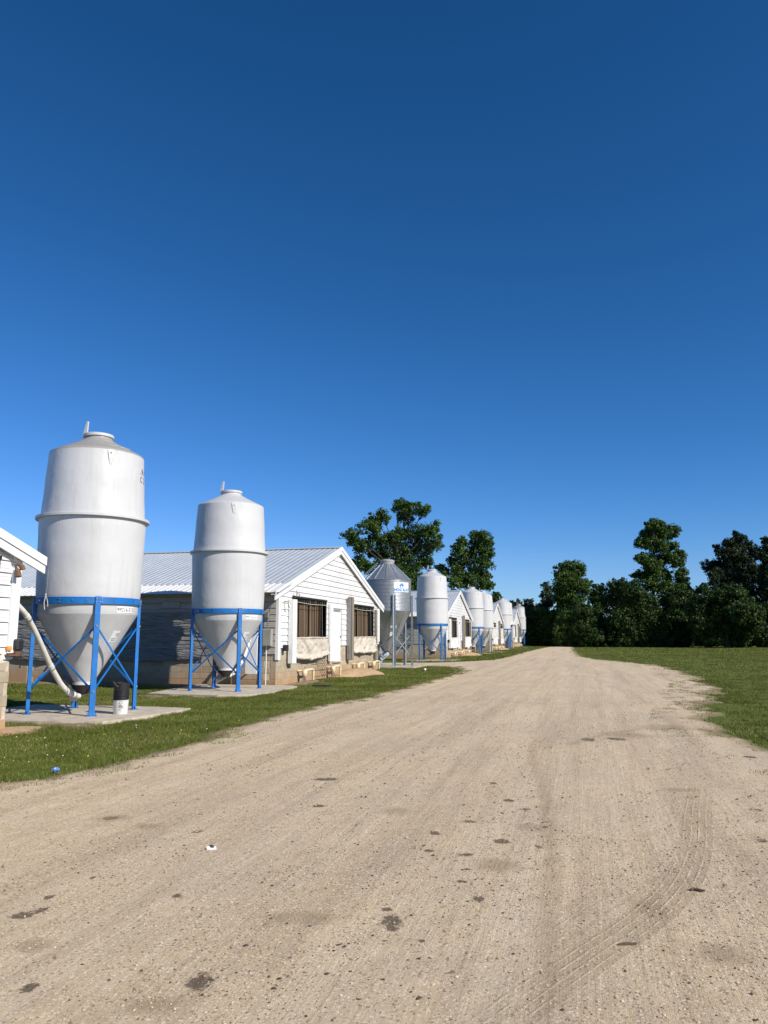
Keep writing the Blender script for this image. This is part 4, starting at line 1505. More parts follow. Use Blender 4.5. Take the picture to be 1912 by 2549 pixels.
barn('barn at the left edge, only its right corner showing', 5.09, 40, blocks=True, near_only=True, side_curtain=False, seed=3, sheets=8,
     win=[(-5.08, -1.53, 1.2, 2.88, 1.55, 0.86), (1.67, 5.84, 1.2, 2.88, 1.30, 1.16)], post=False)
barn('large white barn whose wide gable and ribbed roof face the camera', 29.73, 60, blocks=True, seed=1, sheets=26)
barn('third barn, its gable between the galvanised bin and the grey-legged bin', 61.2, 45, seed=5, sheets=10, tarp='tarp_white',
     win=[(-5.08, -1.53, 1.2, 2.88, 1.45, 0.75), (1.67, 5.37, 1.2, 2.88, 1.5, 0.7)])
barn('fourth barn with its white curtains drawn almost to the top', 85.8, 45, x=-9.28, seed=6, sheets=8, tarp='tarp_white',
     win=[(-5.08, -1.53, 1.2, 2.88, 2.45, 0.75), (1.67, 5.37, 1.2, 2.88, 2.4, 0.75)])
barn('farthest barn in the row, next to the dark trees', 106.6, 45, x=-8.88, seed=8, sheets=6, tarp='tarp_white',
     win=[(-5.08, -1.53, 1.2, 2.88, 1.4, 0.8), (1.67, 5.37, 1.2, 2.88, 1.4, 0.8)])


# ------------------------------------------------------------------ small things about the barns
def cleanout(loc, label, mat='pvc', s=1.0):
    t = thing('drain_pipe', label, 'drain pipe', loc, 0, 'drain pipes along the gable bases')
    t.scale = (0.85, 0.95, 0.95)
    MB().lathe([(0.0, -0.13), (0.08, -0.12), (0.112, -0.06), (0.115, 0.0), (0.11, 0.06), (0.08, 0.10), (0.0, 0.11)], 20, (0.30, 0, 0.30)).build('valve_body', M[mat], t, True, 50)
    mb = MB()
    pts = [(0.02, -0.05, 0.36), (0.30, 0.0, 0.36), (0.42, 0.12, 0.40), (0.42, 0.55, 0.40), (0.42, 0.62, 0.37), (0.42, 0.64, 0.30), (0.42, 0.64, 0.02)]
    mb.tube(pts, 0.042, 10)
    mb.build('pipe', M[mat], t, True, 60)
    MB().tube([(0.42, 0.64, 0.20), (0.42, 0.64, 0.30)], 0.052, 12).build('coupling', M[mat], t, True, 50)
    MB().tube([(0.30, 0, 0.42), (0.30, 0, 0.50), (0.36, 0.03, 0.50)], 0.02, 6).build('valve_handle', M['steel'], t)
    MB().tube([(0.28, -0.04, 0.16), (0.28, -0.04, 0.0)], 0.045, 8).build('stub', M['steel'], t)
    return t


for k, (yy, lab) in enumerate(((25.35, 'leftmost pvc drain pipe at the foot of the wide gable'), (28.45, 'yellowed pvc drain pipe left of the white door'),
                              (31.85, 'pvc drain pipe right of the clay mound by the door'), (34.35, 'rightmost pvc drain pipe on the wide gable'))):
    cleanout((-9.6, yy, 0.06), lab)
names3 = ['first', 'second', 'third']
for (yc, nm) in ((61.2, 'third gable'), (85.8, 'fourth gable'), (106.6, 'farthest gable')):
    for k, yo in enumerate((-4.0, -0.7, 3.2)):
        cleanout((dict([(61.2, -9.6), (85.8, -9.28), (106.6, -8.88)])[yc], yc + yo, 0.0), '%s pvc drain pipe from the left at the %s' % (names3[k], nm))

# wire panel leaning on the block wall
t = thing('wire_panel', 'rusty welded wire panel leaning on the block wall', 'wire panel', (-9.1, 26.7, 0.03))
for k in range(8):
    MB().tube([(0.0, k * 0.2, 0.0), (-0.42, k * 0.2, 0.82)], 0.009, 5).build('wire', M['rust'], t)
for k in range(6):
    f_ = k / 5
    MB().tube([(-0.42 * f_ + 0.012, -0.03, 0.82 * f_), (-0.42 * f_ + 0.012, 1.45, 0.82 * f_)], 0.009, 5).build('wire', M['rust'], t)

# electrical box and conduit on the side wall
t = thing('electrical_box', 'grey electrical box with conduits on the dim barn side wall', 'electrical box', (-9.84, 23.32, 1.53))
MB().box((-0.15, -0.16, -0.27), (0.15, 0.0, 0.27), 0.012).build('cabinet', M['ebox'], t)
MB().box((-0.135, -0.172, -0.25), (0.135, -0.16, 0.25), 0.004).build('cabinet_door', M['ebox'], t)
MB().tube([(-0.05, -0.06, -0.27), (-0.05, -0.06, -1.50)], 0.022, 8).build('conduit', M['pvcw'], t, True)
MB().tube([(-0.02, -0.06, 0.27), (-0.02, -0.06, 0.75), (0.05, -0.10, 0.88), (0.10, -0.12, 1.0)], 0.018, 8).build('conduit', M['steel'], t, True)
MB().box((-0.12, -0.12, 0.62), (0.02, 0.0, 0.80), 0.01).build('meter_box', M['steel'], t)

t = thing('sheet_metal', 'white sheet metal panel hung behind the second bin', 'panel', (-10.25, 22.95, 0.4))
MB().box((-0.2, -0.03, 0.0), (0.2, 0.0, 1.3), 0.006).build('sheet', M['trim'], t)
MB().bar((-0.1, 0.0, 1.1), (-0.1, 0.42, 1.25), 0.05, 0.04).build('bracket', M['greywood'], t)
MB().bar((0.1, 0.0, 1.1), (0.1, 0.42, 1.25), 0.05, 0.04).build('bracket', M['greywood'], t)
MB().bar((0.0, 0.0, 0.2), (0.0, 0.42, 0.25), 0.05, 0.04).build('bracket', M['greywood'], t)
tag(MB().box((-11.01, 23.15, 0.0), (-10.91, 23.25, 0.72), 0.006).build('short_post', M['greywood']), 'short wooden stake against the blocks behind the second bin', 'post')


# auger pipes
def auger(name, pts, label, r=0.05):
    t = thing(name, label, 'auger pipe', pts[0])
    o = Vector(pts[0])
    P = [Vector(p) - o for p in pts]
    # smooth bends
    Q = [P[0]]
    for i in range(1, len(P) - 1):
        a, b, c = P[i - 1], P[i], P[i + 1]
        for k in range(1, 6):
            s = k / 6
            p0 = b + (a - b) * 0.35 * (1 - s)
            p1 = b + (c - b) * 0.35 * s
            Q.append(p0 * (1 - s) + p1 * s)
    Q.append(P[-1])
    MB().tube(Q, r, 14).build('pipe', M['pvcw'], t, True, 60)
    for i in (4, len(Q) - 5, len(Q) - 2, len(Q) // 2):
        a = Q[i]
        d = (Q[i + 1] - Q[i]).normalized()
        MB().tube([a - d * 0.05, a + d * 0.05], r * 1.17, 14).build('coupling', M['pvcw'], t, True, 50)
        MB().tube([a + d * 0.05, a + d * 0.075], r * 1.2, 14).build('hose_clamp', M['steel'], t, True, 50)
    return t


auger('auger_pipe', [(-9.775, 11.60, 2.22), (-9.80, 12.0, 1.974), (-9.89, 12.4, 1.652), (-10.04, 13.1, 0.984), (-10.08, 13.5, 0.62), (-10.05, 13.75, 0.44), (-10.03, 14.0, 0.38)], 'white pvc auger pipe from the left barn down to the nearest bin')
auger('auger_pipe', [(-10.5, 23.4, 1.9), (-10.2, 22.7, 1.5), (-10.1, 22.0, 0.85), (-10.15, 21.5, 0.5), (-10.22, 21.3, 0.42)], 'white auger pipe running from the second bin up to the wide barn')

# stacked buckets
t = thing('bucket_stack', 'black buckets nested in a white bucket on the near concrete pad', 'bucket', (-9.07, 14.02, 0.05))
MB().lathe([(0.0, 0.0), (0.132, 0.0), (0.136, 0.006), (0.150, 0.26), (0.155, 0.27), (0.148, 0.275), (0.140, 0.27)], 36).build('white_bucket', M['bucketw'], t, True, 40)
prof = [(0.135, 0.27)]
for k in range(6):
    z = 0.275 + k * 0.035
    prof += [(0.146, z), (0.158, z + 0.006), (0.158, z + 0.018), (0.147, z + 0.024)]
prof += [(0.150, 0.50), (0.153, 0.59), (0.160, 0.596), (0.160, 0.612), (0.150, 0.614), (0.140, 0.50), (0.0, 0.48)]
MB().lathe(prof, 36).build('black_buckets', M['black'], t, True, 40)
MB().tube([(-0.155 * math.cos(a) * 1.02 if 0 else 0.155 * math.cos(a), 0.155 * math.sin(a) - 0.02, 0.56 + 0.10 * math.sin((a - R(150)) / R(130) * math.pi) - 0.02) for a in [R(150 + 13 * k) for k in range(11)]], 0.005, 5).build('bail_handle', M['steel'], t)
mb = MB()
rs_ = random.Random(5)
for k in range(70):
    a = R(-58) + rs_.gauss(0, 0.17)
    z = 0.145 + rs_.gauss(0, 0.045)
    r_ = 0.134 + 0.016 * z / 0.27 + 0.0035
    w = rs_.uniform(0.004, 0.013)
    wrap_patch(mb, lambda zz: r_, a, w, z, z + rs_.uniform(0.003, 0.012), 0.001, 2, 1)
mb.build('paint_smear', M['ink'], t)

# motor box and lamp on the left barn
t = thing('curtain_winch', 'dark winch motor with an orange bulb on the left barn corner', 'winch', (-9.52, 11.46, 1.24))
MB().box((-0.07, -0.08, 0.10), (0.10, 0.09, 0.30), 0.03).build('motor_housing', M['black'], t)
MB().box((-0.05, -0.06, 0.0), (0.06, 0.06, 0.11), 0.01).build('mount', M['rust'], t)
MB().lathe([(0, -0.05), (0.04, -0.035), (0.05, 0), (0.04, 0.035), (0, 0.05)], 12, (0.0, -0.17, 0.14)).build('bulb', M['orange'], t, True)
MB().bar((0.0, -0.22, 0.03), (0.0, 0.0, 0.03), 0.09, 0.03).build('base_plate', M['rust'], t)
MB().tube([(0.03, 0.07, 0.1), (0.05, 0.09, -0.05), (0.04, 0.08, -0.2)], 0.012, 6).build('cable', M['black'], t)
t = thing('flood_lamp', 'rusty double floodlight under the left barn eave', 'lamp', (-9.55, 11.27, 2.70))
MB().tube([(0.0, 0, 0.14), (0.10, 0.0, 0.14)], 0.035, 8).build('mount', M['steel'], t)
MB().tube([(0.08, 0.0, 0.14), (0.16, 0.03, 0.08), (0.17, 0.04, 0.02)], [0.03, 0.045, 0.055], 10).build('lamp_head', M['rust'], t, True)
MB().tube([(0.08, 0.0, 0.05), (0.14, -0.02, -0.03), (0.15, -0.03, -0.1)], [0.025, 0.045, 0.055], 10).build('lamp_head', M['rust'], t, True)
t = thing('hanging_cord', 'thin cord hanging from the left barn eave with a knot', 'cord', (-9.4, 12.0, 2.78))
MB().tube([(0, 0, 0), (0.0, 0.0, -0.3), (-0.01, -0.01, -0.45)], 0.006, 5).build('strand', M['steel'], t)
MB().tube([(-0.01, -0.01, -0.45), (0.0, 0.04, -0.58), (0.0, 0.05, -0.66)], 0.008, 5).build('strand', M['cord'], t)
MB().tube([(-0.01, -0.01, -0.45), (-0.02, -0.03, -0.6), (0.0, -0.03, -0.72)], 0.008, 5).build('strand', M['cord'], t)
MB().lathe([(0, -0.03), (0.018, 0), (0, 0.03)], 8, (-0.01, -0.01, -0.45)).build('knot', M['cord'], t)

# litter and sticks
def crumple(name, loc, size, mat, label, cat, seed, flat=0.5):
    rr = np.random.default_rng(seed)
    mb = MB()
    n = 9
    prof = [(math.sin(math.pi * k / 6), -math.cos(math.pi * k / 6) * flat) for k in range(7)]
    mb.lathe(prof, n)
    mb.v = [tuple(np.array(p) * size * (0.65 + 0.7 * rr.random())) for p in mb.v]
    o = mb.build(name, M[mat], None, loc=(loc[0], loc[1], loc[2] + size * flat * 0.8))
    return tag(o, label, cat)


bx, by = gnd(128 * D_, 1669 * D_)
crumple('plastic_bag', (bx - 0.05, by, 0.01), 0.042, 'bag', 'crumpled blue plastic wrapper at the grass edge', 'litter', 4, 0.6)
cx_, cy_ = gnd(456 * D_, 1847 * D_)
t = thing('crushed_can', 'crushed silver can lying on the gravel', 'can', (cx_, cy_, 0.035), 0.5)
t.scale = (0.62, 0.62, 0.62)
o = MB().tube([(-0.055, 0, 0.018), (-0.02, 0.004, 0.022), (0.02, -0.004, 0.016), (0.055, 0, 0.02)], [0.026, 0.032, 0.022, 0.028], 12).build('can_body', M['decal'], t, True, 50)
MB().tube([(-0.03, 0.003, 0.03), (0.0, 0.0, 0.036), (0.03, -0.003, 0.026)], [0.021, 0.026, 0.018], 10).build('dark_print_band', M['ink'], t, True, 50)


def stick(px, py, L, rz, label, w=0.011, h=0.008):
    gx, gy = gnd(px * D_, py * D_)
    mb = MB()
    mb.tube([(-L / 2, 0, 0), (-L * .1, w * .25, h * .4), (L * .3, -w * .1, h * .3), (L / 2, w * .1, h * .8)], [w * .6, w * .75, w * .7, w * .35], 7)
    o = mb.build('stick', M['stick'], None, True, 40, (gx, gy, 0.045), (0, 0, rz))
    return tag(o, label, 'stick')


stick(1356, 2062, 0.10, 0.35, 'dark wood chunk lying beside the curved tyre track', 0.013)
stick(1497, 1938, 0.045, 0.9, 'left of two small dark sticks right of the tyre track')
stick(1510, 1940, 0.075, -0.35, 'right of two small dark sticks right of the tyre track')
gx, gy = -7.1, 35.03
tag(MB().lathe([(0, -0.06), (0.045, -0.045), (0.062, 0), (0.045, 0.045), (0, 0.06)], 16).build('white_ball', M['decal'], None, True, None, (gx, gy, 0.07)), 'small white ball lying in the grass before the galvanised bin', 'ball')
tag(MB().box((-8.45, 23.55, 0.02), (-7.9, 24.0, 0.05), 0.01).build('drain_cover', M['black']), 'flat black mat in the grass before the wide gable', 'mat')


# ------------------------------------------------------------------ trees
def leaf_cloud(lobes, dens, per, size, rg, squash=0.85, up=0.25):
    """lobes: list of (center Vector, rx, ry, rz). returns verts, faces, tint"""
    C, Rr = [], []
    for (c, rx, ry, rz) in lobes:
        k = max(8, int(2.3 * dens * (rx * rz + rx * ry) * 0.5 + dens * 0.5))
        d = rg.normal(size=(k, 3)); d /= np.linalg.norm(d, axis=1)[:, None]
        rad = rg.random(k) ** 0.45
        C.append(np.array(c)[None, :] + d * rad[:, None] * np.array([rx, ry, rz])[None, :] * 0.92)
        Rr.append(rg.uniform(0.35, 1.15, k) * min(0.85, 0.22 + 0.28 * min(rx, rz)))
    C = np.concatenate(C); Rr = np.concatenate(Rr)
    n = len(C) * per
    c = np.repeat(C, per, 0); r_ = np.repeat(Rr, per)
    d = rg.normal(size=(n, 3)); d /= np.linalg.norm(d, axis=1)[:, None]
    pos = c + d * (r_ * rg.random(n) ** 0.42)[:, None] * np.array([1, 1, squash])
    nr = d * 0.8 + rg.normal(size=(n, 3)) * 0.55 + np.array([0, 0, up])
    nr /= np.linalg.norm(nr, axis=1)[:, None]
    tg = np.cross(nr, rg.normal(size=(n, 3))); tg /= np.linalg.norm(tg, axis=1)[:, None]
    bt = np.cross(nr, tg)
    s_ = (size * rg.uniform(0.55, 1.25, n))[:, None]
    v = np.stack([pos - tg * s_ * .5, pos + bt * s_ * .34 + nr * s_ * .1, pos + tg * s_ * .5, pos - bt * s_ * .34 + nr * s_ * .1], 1).reshape(-1, 3)
    f = np.arange(n * 4).reshape(n, 4)
    ct = np.repeat(rg.random(len(C)), per)
    tint = np.clip(0.55 * ct + 0.45 * rg.random(n), 0, 1)
    return v, f, tint


def tree(name, label, cat, px0, fw, lobes_px, zoom, leaf, trunk_r=0.3, dens=9, per=46, size=0.34, seed=1, group=None, depth=0.8, trunk=True, base_z=0.0):
    """lobes_px read from an enlarged view: zoom = (x offset, y offset, scale)"""
    rg = np.random.default_rng(seed)
    ox, oy, sc = zoom
    base = at_depth(ox + px0 * sc, 1582, fw)
    root = thing(name, label, cat, (base.x, base.y, base_z), 0, group)
    right = np.array([_c, _s, 0]); fwd = np.array([-_s, _c, 0])
    lobes = []
    wmax = max(l[2] for l in lobes_px) * sc * fw / FPX
    for (lx, ly, rx, ry) in lobes_px:
        p = at_depth(ox + lx * sc, oy + ly * sc, fw)
        k = fw / FPX * sc
        RX, RZ = rx * k * 1.18, ry * k * 1.18
        p = np.array(p) - np.array([base.x, base.y, base_z]) + fwd * rg.normal() * wmax * 0.45 * depth
        lobes.append((Vector(p), RX, max(RX, RZ) * depth, RZ))
    v, f, tint = leaf_cloud(lobes, dens, int(per * 1.06), size * 0.80, rg)
    me = np_mesh('crown', v, f, M[leaf], {'tint': ('FACE', tint)})
    new_obj('crown', me, root)
    if trunk:
        mb = MB()
        top = max(lobes, key=lambda l: l[0].z)
        zt = top[0].z
        pts, rs = [], []
        sx, sy = rg.normal() * .25, rg.normal() * .25
        for k in range(8):
            t_ = k / 7
            pts.append((top[0].x * t_ ** 2 * 0.8 + sx * math.sin(t_ * 4), top[0].y * t_ ** 2 * 0.8 + sy * math.sin(t_ * 3), zt * 0.93 * t_ - 0.1))
            rs.append(trunk_r * (1.25 if k == 0 else 1.0) * (1 - 0.85 * t_))
        mb.tube(pts, rs, 10)
        for l in lobes:
            q = l[0]
            tz = min(max(q.z * 0.72 - 0.4, zt * 0.18), zt * 0.85)
            t_ = tz / (zt * 0.93)
            a = Vector((top[0].x * t_ ** 2 * 0.8, top[0].y * t_ ** 2 * 0.8, tz))
            mid = (a + q) / 2 + Vector((rg.normal() * .2, rg.normal() * .2, 0.25))
            mb.tube([a, mid, q], [trunk_r * 0.2, trunk_r * 0.12, trunk_r * 0.04], 6)
            for _ in range(4):
                e = q + Vector((rg.uniform(-.75, .75) * l[1], rg.uniform(-.75, .75) * l[2], rg.uniform(-.6, .6) * l[3]))
                mb.tube([(mid + q) / 2, e], [trunk_r * 0.12, trunk_r * 0.03], 4)
        mb.build('trunk', M['bark'], root, True, 50)
    return root


ZL = (800, 1200, 0.3014)
ZR = (1300, 1260, 0.36890)
GT = 'trees behind the barns and field'
tree('oak_tree', 'big spreading tree rising behind the galvanised bin', 'tree', 620, 75.7,
     [(735, 215, 115, 60), (640, 185, 70, 45), (850, 245, 55, 45), (690, 290, 70, 50), (440, 300, 60, 60), (400, 380, 95, 70), (510, 290, 50, 55), (260, 450, 85, 55), (330, 520, 100, 60),
      (480, 480, 110, 80), (620, 450, 110, 75), (760, 420, 100, 70), (900, 400, 80, 70), (930, 500, 75, 65), (820, 540, 110, 80), (660, 570, 120, 80), (480, 590, 100, 70), (320, 660, 75, 60),
      (400, 700, 80, 50), (560, 680, 110, 70), (720, 680, 110, 80), (860, 660, 65, 50), (760, 790, 90, 90), (620, 780, 90, 70), (640, 860, 100, 90), (760, 880, 80, 80)], ZL, 'leaf_a', 0.45, 11, 46, 0.27, 21, GT)
tree('oak_tree', 'tall twin-crowned tree behind the middle white bins', 'tree', 1230, 99,
     [(1150, 500, 55, 45), (1130, 570, 75, 60), (1290, 450, 70, 50), (1350, 490, 65, 60), (1280, 540, 80, 65), (1360, 590, 55, 60), (1120, 660, 75, 60), (1200, 640, 60, 70), (1310, 660, 80, 70), (1380, 690, 40, 40),
      (1130, 750, 60, 60), (1290, 760, 85, 60), (1370, 780, 50, 45), (980, 700, 35, 35), (1020, 740, 40, 35), (1220, 820, 80, 60), (1330, 850, 80, 45), (1100, 840, 60, 60), (1390, 850, 30, 40), (1000, 790, 50, 50)],
     ZL, 'leaf_a', 0.4, 11, 46, 0.30, 22, GT)
tree('small_tree', 'small tree top showing between the far white bins and gable', 'tree', 1450, 122, [(1450, 930, 32, 28), (1430, 965, 35, 30), (1470, 965, 30, 30), (1450, 1010, 40, 40)], ZL, 'leaf_b', 0.25, 11, 46, 0.32, 23, GT)
tree('small_tree', 'low dark tree just above the farthest gable', 'tree', 1600, 128, [(1590, 1010, 30, 25), (1630, 1005, 25, 28), (1610, 1050, 50, 40), (1650, 1040, 40, 40)], ZL, 'leaf_p', 0.25, 11, 46, 0.32, 24, GT)

tree('broadleaf_tree', 'rounded tree standing tall just right of the road end', 'tree', 330, 113,
     [(330, 415, 75, 45), (270, 440, 55, 50), (385, 440, 50, 50), (300, 510, 85, 60), (370, 530, 75, 60), (260, 580, 60, 60), (350, 610, 75, 60), (420, 560, 35, 45), (280, 650, 60, 45), (370, 680, 50, 40), (310, 720, 60, 45), (380, 740, 60, 45)],
     ZR, 'leaf_a', 0.35, 11, 46, 0.34, 31, GT)
tree('pale_tree', 'pale grey-green tree left of the rounded tree', 'tree', 165, 122, [(165, 540, 32, 32), (160, 590, 42, 40), (175, 640, 45, 40), (150, 680, 40, 40)], ZR, 'leaf_c', 0.25, 11, 46, 0.30, 32, GT)
tree('broadleaf_tree', 'shorter tree wedged between the rounded tree and the dark thicket', 'tree', 500, 115, [(450, 520, 30, 28), (515, 560, 48, 38), (490, 610, 55, 45), (520, 660, 50, 45), (480, 710, 55, 45)], ZR, 'leaf_a', 0.3, 11, 46, 0.32, 33, GT)
tree('thicket_tree', 'broad dome-shaped dark tree at the left of the field edge', 'tree', 740, 108,
     [(660, 540, 70, 50), (720, 570, 80, 60), (640, 620, 75, 70), (770, 620, 80, 70), (690, 700, 90, 80), (640, 780, 75, 80), (800, 720, 90, 80), (740, 810, 100, 80), (860, 650, 60, 70), (870, 790, 80, 80), (680, 890, 100, 60), (830, 890, 100, 60), (900, 880, 60, 60)],
     ZR, 'leaf_b', 0.35, 11, 46, 0.34, 34, GT)
tree('tall_tree', 'tallest tree with layered open crown at the field edge', 'tree', 900, 112,
     [(880, 130, 65, 40), (940, 150, 60, 40), (1020, 170, 55, 45), (850, 190, 50, 35), (940, 200, 80, 40), (820, 250, 60, 38), (900, 270, 70, 40), (1000, 270, 50, 35), (1050, 330, 60, 40), (960, 340, 70, 45), (810, 360, 65, 40), (850, 400, 70, 40),
      (920, 410, 70, 50), (1030, 380, 60, 35), (800, 470, 55, 40), (880, 480, 70, 45), (1060, 460, 50, 40), (990, 470, 40, 40), (1090, 510, 45, 40), (850, 530, 70, 40), (960, 550, 70, 40), (1060, 560, 60, 40), (1100, 560, 40, 40)],
     ZR, 'leaf_a', 0.4, 12, 40, 0.33, 35, GT)
tree('thicket_tree', 'wide dark tree filling the middle of the field edge', 'tree', 1090, 109,
     [(1000, 620, 80, 60), (1080, 640, 80, 60), (960, 720, 90, 80), (1080, 740, 100, 80), (1000, 830, 110, 80), (1100, 850, 90, 80), (1160, 620, 60, 50), (1040, 910, 110, 50)], ZR, 'leaf_b', 0.35, 11, 46, 0.34, 36, GT)
tree('thicket_tree', 'low spreading tree in front of the dark pine', 'tree', 1380, 103,
     [(1240, 560, 50, 40), (1290, 610, 80, 60), (1390, 590, 80, 55), (1470, 630, 90, 60), (1210, 680, 80, 70), (1330, 710, 110, 80), (1450, 730, 110, 80), (1530, 720, 60, 70), (1240, 790, 90, 80), (1370, 820, 110, 80), (1500, 810, 80, 60), (1300, 890, 120, 60), (1450, 890, 110, 60)],
     ZR, 'leaf_b', 0.35, 11, 46, 0.34, 37, GT)
tree('pine_tree', 'dark pointed pine at the right of the field edge', 'tree', 1460, 110,
     [(1465, 175, 22, 22), (1460, 215, 50, 30), (1400, 250, 50, 30), (1510, 260, 60, 35), (1440, 290, 80, 40), (1340, 270, 25, 25), (1360, 330, 70, 40), (1490, 340, 90, 50), (1570, 310, 40, 50), (1300, 390, 60, 35), (1400, 400, 90, 50), (1520, 420, 90, 50), (1280, 450, 50, 35),
      (1360, 470, 90, 50), (1480, 500, 110, 50), (1580, 460, 50, 60), (1260, 510, 40, 30), (1350, 560, 100, 50), (1500, 590, 110, 60), (1420, 650, 120, 70)], ZR, 'leaf_p', 0.4, 12, 46, 0.30, 38, GT)
tree('pine_tree', 'dark pine cut off by the right picture edge', 'tree', 1690, 106,
     [(1640, 235, 30, 25), (1660, 290, 60, 45), (1630, 350, 45, 45), (1690, 380, 80, 60), (1640, 450, 60, 60), (1700, 500, 90, 70), (1640, 560, 60, 60), (1690, 640, 90, 80), (1650, 720, 80, 80), (1720, 760, 90, 90), (1640, 830, 100, 80)], ZR, 'leaf_p', 0.4, 11, 46, 0.32, 39, GT)
for k, (px0, fw, lab, lb, leaf) in enumerate((
        (60, 118, 'dark round bush right of the farthest white bin', [(40, 730, 50, 45), (80, 770, 60, 60), (50, 830, 60, 70), (90, 890, 70, 55), (40, 910, 50, 40)], 'leaf_b'),
        (190, 117, 'leafy bush at the left of the road end', [(150, 740, 55, 45), (210, 760, 60, 50), (170, 830, 75, 60), (230, 850, 60, 60), (180, 905, 80, 45)], 'leaf_a'),
        (310, 110, 'low bright bush where the road meets the trees', [(300, 750, 55, 45), (290, 800, 65, 45), (360, 800, 50, 45), (270, 850, 60, 50), (330, 860, 55, 55), (300, 910, 80, 45)], 'leaf_a'),
        (420, 109, 'olive brown bush right of the road end', [(370, 740, 60, 50), (410, 720, 60, 45), (440, 790, 70, 60), (390, 830, 60, 60), (450, 880, 80, 55), (400, 915, 70, 40)], 'leaf_b'),
        (530, 112, 'bush at the foot of the dome-shaped dark tree', [(520, 760, 50, 50), (540, 830, 55, 60), (510, 890, 70, 50), (570, 900, 60, 45)], 'leaf_a'),
        (40, 126, 'small dark treetop behind the farthest bin', [(45, 655, 38, 28), (40, 700, 45, 40), (110, 690, 30, 30), (115, 730, 35, 35)], 'leaf_p'),
        (1580, 106, 'dark undergrowth below the right-hand pines', [(1560, 830, 90, 70), (1620, 880, 90, 60), (1540, 900, 90, 50), (1690, 890, 90, 60)], 'leaf_b'))):
    tree('bush', lab, 'bush', px0, fw, lb, ZR, leaf, 0.12, 11, 46, 0.32, 50 + k, 'bushes along the field edge')

# wood mass behind the field edge, too deep to tell its trees apart
rg = np.random.default_rng(77)
lb = []
for k in range(110):
    px = rg.uniform(1290, 2500)
    fw = rg.uniform(118, 138)
    p = at_depth(px, 1582, fw)
    h = rg.uniform(3.0, 6.5)
    if px < 1400: h *= 0.6
    for z in (h * 0.35, h * 0.8):
        lb.append((Vector((p.x, p.y, z)), 2.4, 2.4, h * 0.4))
v, f, ti = leaf_cloud(lb, 0.9, 36, 0.75, rg)
tag(new_obj('far_wood', np_mesh('far_wood', v, f, M['leaf_b'], {'tint': ('FACE', ti)})), 'dense dark wood behind the trees of the field edge', 'woodland', kind='stuff')

# wood going on to the right, outside the picture; its shade falls on the field edge
side_src = [o for o in SC.objects if o.name.startswith('pine_tree') and o.parent is None][0]
thick_src = [o for o in SC.objects if o.name.startswith('thicket_tree') and o.parent is None]
spots = [(46, 94, 1), (52, 84, 0), (44, 78, 2), (56, 70, 0), (50, 103, 2)]
for k, (x, y, kind) in enumerate(spots):
    src = side_src if kind == 0 else thick_src[kind % len(thick_src)]
    r = src.copy()
    COL.objects.link(r)
    r.location = (x, y, 0)
    r.rotation_euler = (0, 0, k * 1.3)
    s_ = 1.0 if kind == 0 else 1.25
    r.scale = (s_, s_, s_)
    r['label'] = 'tree of the wood going on past the right picture edge'
    r['group'] = 'wood right of the picture'
    for ch in list(src.children):
        c = ch.copy()
        COL.objects.link(c)
        c.parent = r


# fittings too small to pick apart one by one
for o in SC.objects:
    if o.parent is not None and o.name.split('.')[0] in ('ring_bolts', 'leg_bolts', 'splice_plate', 'foot_plate', 'curtain_cords', 'sticker_print', 'paint_smear', 'scratch_mark', 'roof_ladder', 'sign_emblem', 'worn_lettering', 'bin_number', 'sign_lettering', 'sticker_number', 'crank_hook', 'lamp_bracket'):
        o['kind'] = 'stuff'

# ------------------------------------------------------------------ grass, flowers, gravel
PADS = [np.array(p) for p in ([(-12.2, 12.3), (-8.38, 12.6), (-8.32, 15.55), (-12.2, 15.5)], [(-11.8, 19.0), (-8.55, 19.0), (-8.6, 23.1), (-12.1, 23.2)])]


